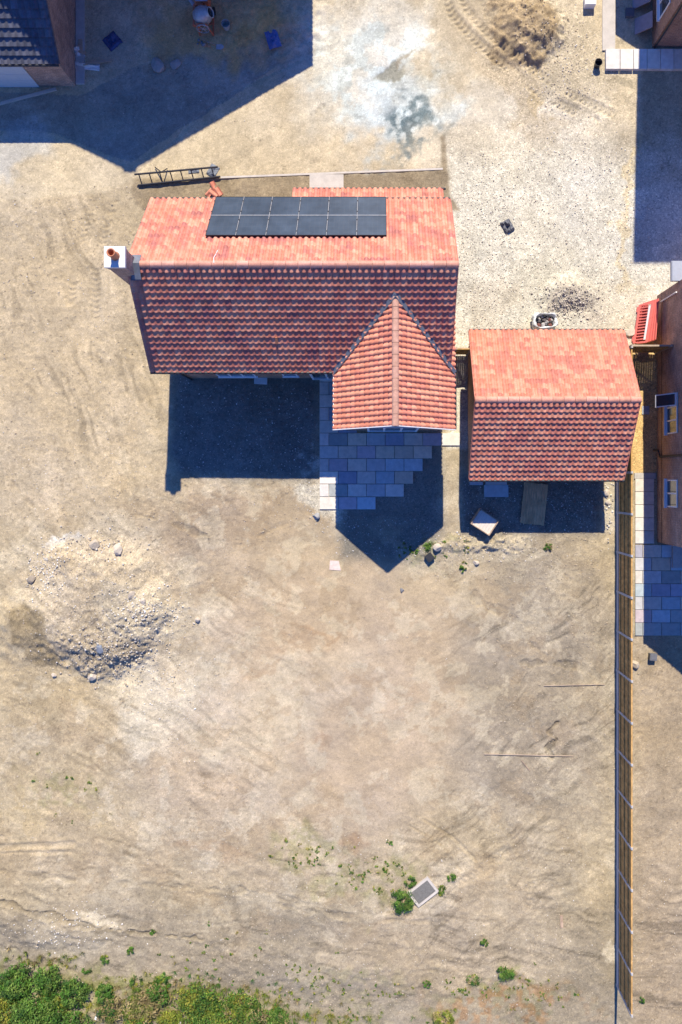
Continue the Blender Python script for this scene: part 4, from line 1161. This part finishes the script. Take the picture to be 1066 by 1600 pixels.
# white boards and canes on the soil
def lath(p1, p2, w, t, label, mat, name, cat):
    a, b_ = Wg(*p1, .04), Wg(*p2, .04); f = MB(); f.bar(a, b_, w, t); m_ = a.lerp(b_, .5); f.bar(m_ + Vector((-.02, -w * .2, t / 2)), m_ + Vector((.05, w * .2, t / 2 + .004)), w * .6, t * .4)
    return tag(f.build(name, mat, origin=m_), label, cat)
lath((757, 1178), (896, 1181), .035, .03, 'long thin bamboo cane lying across the garden soil', PALEW, 'cane', 'cane')
lath((815, 1188), (828, 1204), .03, .025, 'short brown stick below the long cane', OLDW, 'stick', 'stick')
lath((850, 1071), (945, 1069), .03, .025, 'thin pale string line stretched beside the fence', PALEW, 'string_line', 'string')
lath((877, 1430), (878, 1449), .14, .03, 'short grey board lying left of the fence end', OLDW, 'board', 'board')
p = Wg(523, 883.5); f = MB(); f.prism([(p.x - .25, p.y - .2), (p.x + .30, p.y - .24), (p.x + .2, p.y + .22), (p.x - .22, p.y + .24)], p.z + .015, p.z + .03, 'z'); f.prism([(p.x + .1, p.y - .1), (p.x + .28, p.y - .2), (p.x + .2, p.y + .1)], p.z + .031, p.z + .04, 'z')
tag(f.build('board', simple('pink_board', (.62, .50, .44), .8), origin=p), 'pale pink square of board left of the wing shadow tip', 'board')
lath((152, 1588), (156, 1575), .10, .04, 'white painted stake poking out of the bottom hedge', WHITEP, 'stake', 'stake')
for lb, (px, py) in (('left grey post standing in the bottom hedge', (285, 1590)), ('right grey post standing in the bottom hedge', (338, 1594))):
    p = Wg(px, py); f = MB(); f.box(p.x - .05, p.x + .05, p.y - .05, p.y + .05, -.1, 1.0); f.prism([(p.x - .05, 1.0), (p.x + .05, 1.0), (p.x, 1.05)], p.y - .05, p.y + .05, 'y'); tag(f.build('post', CONC, origin=p), lb, 'post')

# ------------------------------------------------------------------ stones
def stone(px, py, r, col, label, flat=.8, sub=3):
    p = Wg(px, py, r * .25); f = MB(); f.rock(p, r, col, flat, seed=px, sub=sub)
    tag(f.build('rock', STONE, origin=p), label, 'rock')
LT, MD, DK = (.48, .42, .34), (.42, .36, .28), (.27, .23, .18)
stone(187, 858, .24, LT, 'large pale boulder on the far rim of the rubble mound')
stone(52, 905, .22, DK, 'elongated rock left of the rubble mound, coloured dark as shadow')  # its dark tone stands in for shadow
stone(150, 850, .26, MD, 'brown boulder just left of the large pale one')
stone(146, 1055, .22, LT, 'pale rock at the foot of the rubble mound')
stone(165, 1008, .20, (.2, .22, .25), 'bluish grey rock on the shaded mound face', .5)
stone(230, 936, .16, LT, 'small pale rock where the mound meets the long ridge')
stone(310, 968, .18, LT, 'smooth pale stone alone right of the mound')
stone(85, 1055, .14, LT, 'white stone below the smaller dark mound')
stone(213, 925, .20, MD, 'flat brown rock near the mound right rim', .4)
stone(990, 1038, .24, MD, 'brown rock on the soil right of the fence')
stone(495, 806, .20, (.3, .3, .3), 'grey rock at the patio lower left corner')
stone(683, 855, .20, LT, 'pale rock beside the dark tilted block')
stone(628, 922, .13, (.22, .22, .22), 'dark grey stone below the wing shadow tip')
stone(248, 103, .40, (.36, .33, .29), 'long pale concrete lump on the shaded road', .4)
stone(275, 101, .25, (.36, .33, .29), 'smaller concrete lump right of the long one', .4)
stone(948, 770, .22, LT, 'chunk of pale concrete beside the garage and fence', .5)
stone(951, 785, .16, LT, 'smaller concrete chunk below the one by the garage', .5)
stone(744, 880, .15, LT, 'pale stone among weeds below the crate')
stone(985, 520, .25, LT, 'pale flat stone beside the red barriers', .4)

def rubble():
    V = []; F = []; Cc = []
    R = np.random.default_rng(77)
    cube = np.array([(x, y, z) for z in (-1, 1) for y in (-1, 1) for x in (-1, 1)], float)
    cf = np.array([(0, 2, 3, 1), (4, 5, 7, 6), (0, 1, 5, 4), (2, 6, 7, 3), (0, 4, 6, 2), (1, 3, 7, 5)])
    def scatter(cx, cy, rx, ry, n, s0, s1, pal, uniform=False):
        for _ in range(n):
            if uniform: a, b_ = R.uniform(-1, 1), R.uniform(-1, 1)
            else: a, b_ = R.normal(0, .5), R.normal(0, .5)
            px, py = cx + a * rx, cy + b_ * ry
            p = W(px, py)
            j = int(round((p.y - gy[0]) / G)); i = int(round((p.x - gx[0]) / G))
            if not (0 <= i < len(gx) and 0 <= j < len(gy)) or pad[j, i] > .3: continue
            r = s0 + (s1 - s0) * R.random() ** 2.2
            v = cube * r * R.uniform(.55, 1, 3) * .62 + R.uniform(-.25, .25, (8, 3)) * r
            v[4:, :2] *= .75
            t = R.uniform(0, 6.28); c, s_ = math.cos(t), math.sin(t)
            v = np.stack([v[:, 0] * c - v[:, 1] * s_, v[:, 0] * s_ + v[:, 1] * c, v[:, 2] * .8], 1)
            o = len(V) * 8
            V.append(v + np.array([p.x, p.y, Z[j, i] + r * .25])); F.append(cf + o)
            k = pal[R.integers(len(pal))]; k = np.array(k) * R.uniform(.8, 1.15)
            Cc.append(np.repeat(np.array([[*k, 1.0]]), 24, 0))
    pal1 = [(.58, .55, .48), (.48, .42, .34), (.40, .34, .27), (.66, .63, .58), (.36, .31, .26)]
    pal2 = [(.66, .62, .56), (.58, .52, .44), (.54, .46, .37), (.48, .43, .38), (.7, .68, .63), (.56, .46, .36)]
    palW = [(.70, .68, .63), (.62, .58, .5), (.5, .45, .38)]
    scatter(160, 970, 105, 95, 1100, .015, .06, pal1)
    scatter(175, 1020, 75, 42, 1000, .015, .085, [(.42, .36, .28), (.36, .31, .24), (.48, .43, .36), (.56, .52, .45)])
    scatter(240, 950, 50, 40, 500, .02, .08, palW)
    scatter(75, 890, 35, 60, 350, .02, .08, palW)
    scatter(150, 860, 80, 28, 350, .02, .08, pal1)
    scatter(260, 1080, 70, 90, 500, .015, .05, palW)
    scatter(870, 380, 150, 150, 2600, .018, .055, pal2, True)
    scatter(885, 475, 45, 26, 700, .02, .08, [(.5, .45, .38), (.58, .53, .46), (.40, .35, .30)])
    scatter(760, 420, 45, 130, 900, .018, .05, pal2, True)
    scatter(880, 110, 70, 100, 900, .018, .05, pal2)
    scatter(830, 45, 50, 45, 260, .02, .07, [(.38, .29, .18), (.33, .25, .155), (.46, .38, .27)])
    scatter(505, 780, 30, 50, 350, .015, .05, palW)
    scatter(605, 790, 80, 80, 900, .015, .05, palW, True)
    scatter(385, 665, 105, 75, 900, .012, .055, palW, True)
    scatter(830, 790, 105, 40, 700, .015, .06, palW, True)
    scatter(740, 855, 120, 28, 420, .015, .06, pal1)
    scatter(950, 790, 10, 45, 120, .02, .09, palW)
    scatter(400, 1100, 500, 420, 1500, .012, .04, pal1, True)
    scatter(650, 1440, 420, 150, 900, .012, .04, palW, True)
    scatter(100, 550, 120, 260, 700, .012, .045, palW, True)
    scatter(100, 1450, 90, 40, 250, .02, .07, palW)
    scatter(300, 120, 200, 80, 350, .012, .04, pal1, True)
    scatter(1008, 640, 16, 90, 500, .012, .03, [(.6, .42, .2), (.5, .33, .15), (.66, .5, .3)], True)
    scatter(520, 770, 420, 60, 400, .012, .045, pal1, True)
    clod = [(.42, .345, .25), (.38, .31, .22), (.46, .385, .285), (.34, .28, .20), (.52, .45, .35)]
    for a in ((860, 1050, 105, 220, 2200), (210, 1060, 210, 260, 2600), (500, 1460, 520, 130, 4200), (110, 560, 130, 270, 1700), (560, 1080, 260, 260, 700), (1030, 1300, 40, 300, 700), (330, 800, 160, 60, 600), (790, 870, 150, 40, 600)):
        scatter(*a, .014, .05, clod, True)
    V = np.vstack(V); F = np.vstack(F); Cc = np.vstack(Cc)
    me = bpy.data.meshes.new('rubble')
    me.vertices.add(len(V)); me.vertices.foreach_set('co', V.astype(np.float32).ravel())
    me.loops.add(F.size); me.loops.foreach_set('vertex_index', F.astype(np.int32).ravel())
    me.polygons.add(len(F)); me.polygons.foreach_set('loop_start', np.arange(0, F.size, 4, dtype=np.int32))
    me.update(calc_edges=True)
    ca = me.color_attributes.new('Col', 'FLOAT_COLOR', 'CORNER'); ca.data.foreach_set('color', Cc.astype(np.float32).ravel())
    me.materials.append(STONE)
    o = bpy.data.objects.new('rubble', me); COL.objects.link(o)
    struct(o, 'stuff', 'small loose stones and gravel scattered over the bare ground', 'rubble')
rubble()

# ------------------------------------------------------------------ vegetation
GRN = [(.06, .15, .02), (.085, .19, .025), (.12, .22, .035), (.045, .11, .018), (.16, .24, .045)]
YEL = [(.22, .25, .03), (.28, .27, .04), (.17, .22, .03), (.12, .18, .025)]
DRY = [(.34, .27, .12), (.28, .22, .10), (.22, .19, .07), (.15, .17, .04)]
def leaves(mb, c, rx, ry, h, clumps, per, size, pal, R, stem=None):
    for _ in range(clumps):
        a = R.uniform(0, 6.283); q = math.sqrt(R.random()); zc = R.uniform(.25, 1) * (1 - .55 * q * q)
        cc = Vector((c.x + rx * q * math.cos(a), c.y + ry * q * math.sin(a), c.z + h * zc))
        if stem is not None: stem.tube((c.x + (cc.x - c.x) * .15, c.y + (cc.y - c.y) * .15, c.z - .03), cc, .012, 4, .004, caps=False)
        base = R.choice(pal); cb = R.uniform(.6, 1.3); cr = R.uniform(.10, .22) * max(rx, ry) / .6
        for _ in range(per):
            d = Vector((R.gauss(0, 1), R.gauss(0, 1), R.gauss(.3, .8)))
            p = cc + d * cr * .55
            n = (d.normalized() + Vector((R.gauss(0, .45), R.gauss(0, .45), .9))).normalized()
            t = n.orthogonal().normalized(); t = Matrix.Rotation(R.uniform(0, 6.28), 3, n) @ t; b_ = n.cross(t)
            s_ = size * R.uniform(.6, 1.35); f = R.uniform(.65, 1.35) * cb
            mb.add([p - t * s_, p + b_ * s_ * .42 + n * s_ * .12, p + t * s_, p - b_ * s_ * .42 + n * s_ * .12], [(0, 3, 2, 1)], tuple(v * f for v in base))
def bush(px, py, rp, h, label, pal=GRN, name='bush', cat='bush', dens=1.0, size=.055, ryp=None):
    R = random.Random(int(px * 7 + py)); p = Wg(px, py)
    rx = .86 * rp / S; ry = .86 * (ryp or rp) / S
    o = thing(name, label, cat, p)
    st = MB(); f = MB()
    h *= 1.35
    n = max(5, int(74 * rx * ry * dens / .5) + 6)
    leaves(f, p, rx, ry, h, n, 42, size, pal, R, st)
    f.build('foliage', LEAF, o); st.build('stems', OLDW, o)
B = [(32, 1527, 27, .8, 'large dark green bush in the bottom left hedge'), (78, 1524, 22, .7, 'round green bush right of the large dark one'),
     (122, 1541, 23, .75, 'bright green round bush standing in front of the hedge'), (167, 1545, 14, .45, 'small green bush right of the bright round one'),
     (64, 1582, 40, .9, 'broad bush at the bottom edge below the round ones'), (125, 1592, 26, .7, 'dark bush at the bottom edge beside the white stake'),
     (4, 1532, 18, .8, 'green bush cut by the left edge of the picture')]
for px, py, r, h, lb in B: bush(px, py, r, h, lb)
bush(18, 1572, 24, .7, 'yellow green bush at the lower left corner', YEL)
bush(215, 1590, 24, .5, 'yellow flowering bush at the bottom edge near the posts', YEL + GRN[:2])
bush(268, 1592, 22, .5, 'bright yellow green bush beside the left grey post', YEL)
bush(250, 1548, 22, .35, 'low dry brown clump in the middle of the hedge', DRY + GRN[:2], 'dry_clump', 'grass clump', .8)
bush(225, 1572, 26, .35, 'straw coloured grass clump left of the grey posts', DRY, 'dry_clump', 'grass clump', .9, .06)
bush(310, 1560, 34, .4, 'wide mixed green clump above the grey posts', GRN + YEL, 'hedge_clump', 'bush', 1.0, .05, 24)
bush(375, 1572, 32, .4, 'mixed green clump right of the grey posts', GRN + YEL + DRY[:1], 'hedge_clump', 'bush', 1.0, .05, 26)
bush(430, 1594, 24, .35, 'green clump ending the hedge on the right', GRN + DRY[:1], 'hedge_clump', 'bush', .9, .05)
bush(330, 1597, 40, .4, 'low green clump at the bottom edge under the right post', GRN + YEL, 'hedge_clump', 'bush', .9)
bush(393, 1600, 34, .4, 'green clump at the bottom edge below the mixed one', GRN + DRY[:2], 'hedge_clump', 'bush', .9)
bush(90, 1560, 24, .45, 'low yellow green growth between the round bushes', YEL + GRN, 'hedge_clump', 'bush', .8)
bush(175, 1572, 24, .3, 'thin grey brown growth above the white stake', DRY + GRN[:1], 'dry_clump', 'grass clump', .6)
bush(628, 1406, 19, .35, 'leafy green weed at the left side of the manhole', GRN, 'weed', 'weed', 1.2, .04)
bush(641, 1376, 10, .2, 'small green weed above the manhole', GRN, 'weed', 'weed', 1.0, .035)
bush(690, 1390, 6, .15, 'narrow green weed at the manhole right corner', GRN + YEL, 'weed', 'weed', 1.0, .03, 11)
bush(706, 1372, 8, .15, 'small weed right of the manhole', GRN, 'weed', 'weed', 1.0, .03)
bush(757, 1472, 7, .18, 'single bright weed on bare soil below the manhole', GRN, 'weed', 'weed', 1.2, .035)
bush(788, 1519, 17, .25, 'spreading green weed near the bottom right', GRN, 'weed', 'weed', 1.0, .04, 11)
bush(740, 1530, 14, .15, 'thin yellowish weed left of the spreading one', GRN + DRY[:2], 'weed', 'weed', .7, .03, 8)
bush(667, 1535, 7, .15, 'small round weed left of the spreading group', GRN, 'weed', 'weed', 1.0, .03)
bush(692, 1592, 17, .25, 'yellow green tuft at the bottom edge', YEL + DRY[:1], 'weed', 'weed', 1.0, .045)
bush(206, 1483, 7, .18, 'single green weed above the left hedge', GRN, 'weed', 'weed', 1.2, .035)
bush(256, 1524, 10, .2, 'green weed just above the middle of the hedge', GRN + YEL[:1], 'weed', 'weed', 1.1, .035)
bush(166, 1497, 8, .15, 'pale weed left of the single green one', GRN + YEL[:1], 'weed', 'weed', 1.0, .03)
bush(135, 1516, 8, .14, 'low weed behind the bright round bush', GRN, 'weed', 'weed', 1.0, .03, 5)
bush(238, 1455, 5, .12, 'tiny weed on the bank above the hedge', GRN, 'weed', 'weed', 1.0, .03)
bush(214, 1535, 12, .2, 'weed between the small bush and the dry clump', GRN + YEL, 'weed', 'weed', 1.0, .035)
bush(667, 852, 9, .15, 'weed growing above the dark tilted block', GRN + YEL[:1], 'weed', 'weed', 1.0, .03)
bush(650, 862, 5, .1, 'tiny weed left of the dark tilted block', GRN, 'weed', 'weed', 1.0, .025)
bush(724, 888, 6, .12, 'small weed below the crate', GRN, 'weed', 'weed', 1.0, .03)
bush(856, 855, 8, .12, 'faint weed on soil below the garage', GRN + DRY[:2], 'weed', 'weed', .8, .03)
bush(1003, 1561, 5, .15, 'small weed right of the fence end', GRN, 'weed', 'weed', 1.0, .03)
def ground_weeds():
    R = random.Random(3); f = MB()
    for (cx, cy, rx, ry, n) in [(480, 1330, 60, 26, 26), (560, 1370, 60, 26, 20), (610, 1370, 26, 40, 22), (340, 1490, 120, 40, 16), (480, 1510, 60, 30, 14), (300, 1550, 150, 40, 60),
                                (60, 1570, 90, 30, 40), (570, 1545, 60, 26, 16), (720, 1540, 50, 20, 18), (830, 1540, 40, 30, 14), (90, 1225, 60, 40, 10), (700, 860, 50, 20, 12),
                                (820, 1560, 70, 30, 12), (540, 1590, 40, 14, 16), (690, 1595, 24, 10, 14), (480, 1560, 60, 30, 14), (630, 860, 20, 14, 8)]:
        for _ in range(int(n * 1.15)):
            px, py = cx + R.gauss(0, .5) * rx, cy + R.gauss(0, .5) * ry
            if py > 1640: continue
            leaves(f, Wg(px, py), R.uniform(.03, .13), R.uniform(.03, .13), .06, 4, R.randint(6, 18), R.uniform(.02, .038), GRN + YEL + DRY[:1], R)
    for (cx, cy, rx, ry, n) in [(300, 1545, 170, 22, 120), (500, 1588, 120, 14, 60), (200, 1560, 90, 24, 70), (60, 1500, 90, 12, 40), (420, 1575, 60, 24, 50)]:
        for _ in range(n):
            px, py = cx + R.gauss(0, .55) * rx, cy + R.gauss(0, .55) * ry
            if py > 1640: continue
            c = Wg(px, py); k = R.choice(DRY + YEL + GRN[:2])
            for _ in range(R.randint(8, 18)):
                t = R.uniform(0, 6.28); l = R.uniform(.08, .26); d = Vector((math.cos(t), math.sin(t), 0)); sd = Vector((-d.y, d.x, 0)) * .008
                q = c + d * l + Vector((0, 0, R.uniform(.03, .2))); m_ = c + d * l * .5 + Vector((0, 0, .14)); fv = R.uniform(.7, 1.3)
                f.add([c - sd, c + sd, m_ + sd, m_ - sd], [(0, 1, 2, 3)], tuple(v * fv for v in k)); f.add([m_ - sd, m_ + sd, q], [(0, 1, 2)], tuple(v * fv for v in k))
    o = f.build('ground_weeds', LEAF); struct(o, 'stuff', 'thin low weeds and moss scattered over the soil', 'weeds')
ground_weeds()

# ------------------------------------------------------------------ camera, sky, sun
cam = bpy.data.cameras.new('camera'); co = bpy.data.objects.new('camera', cam); COL.objects.link(co)
co.location = (0, 0, H); co.rotation_euler = (0, 0, 0)
cam.sensor_fit = 'VERTICAL'; cam.sensor_height = 36; cam.lens = 36 * S * H / 1600
cam.shift_x = (533 - NX) / 1600; cam.shift_y = -(800 - NY) / 1600
cam.clip_end = 1000
SC.camera = co
w = bpy.data.worlds.new('World'); SC.world = w; w.use_nodes = True
nt = w.node_tree; bg = nt.nodes['Background']
sky = nt.nodes.new('ShaderNodeTexSky'); sky.sky_type = 'NISHITA'; sky.sun_disc = False
sky.sun_elevation = math.asin(SUN.z); sky.sun_rotation = math.atan2(SUN.x, SUN.y)
sky.air_density = 1.0; sky.dust_density = 0.0; sky.ozone_density = 4.0; sky.altitude = 200
tn = nt.nodes.new('ShaderNodeMix'); tn.data_type = 'RGBA'; tn.blend_type = 'MULTIPLY'; tn.inputs[0].default_value = 1
tn.inputs[7].default_value = (.36, .66, 1.30, 1)
nt.links.new(sky.outputs[0], tn.inputs[6]); nt.links.new(tn.outputs[2], bg.inputs[0]); bg.inputs[1].default_value = .10
sd = bpy.data.lights.new('sun', 'SUN'); sd.energy = 4.6; sd.angle = math.radians(.5); sd.color = (1, .90, .74)
so = bpy.data.objects.new('sun', sd); COL.objects.link(so)
so.rotation_euler = SUN.to_track_quat('Z', 'Y').to_euler(); so.location = SUN * 60
SC.view_settings.view_transform = 'Standard'; SC.view_settings.look = 'None'
SC.view_settings.exposure = .72; SC.view_settings.gamma = 1; SC.view_settings.use_curve_mapping = False
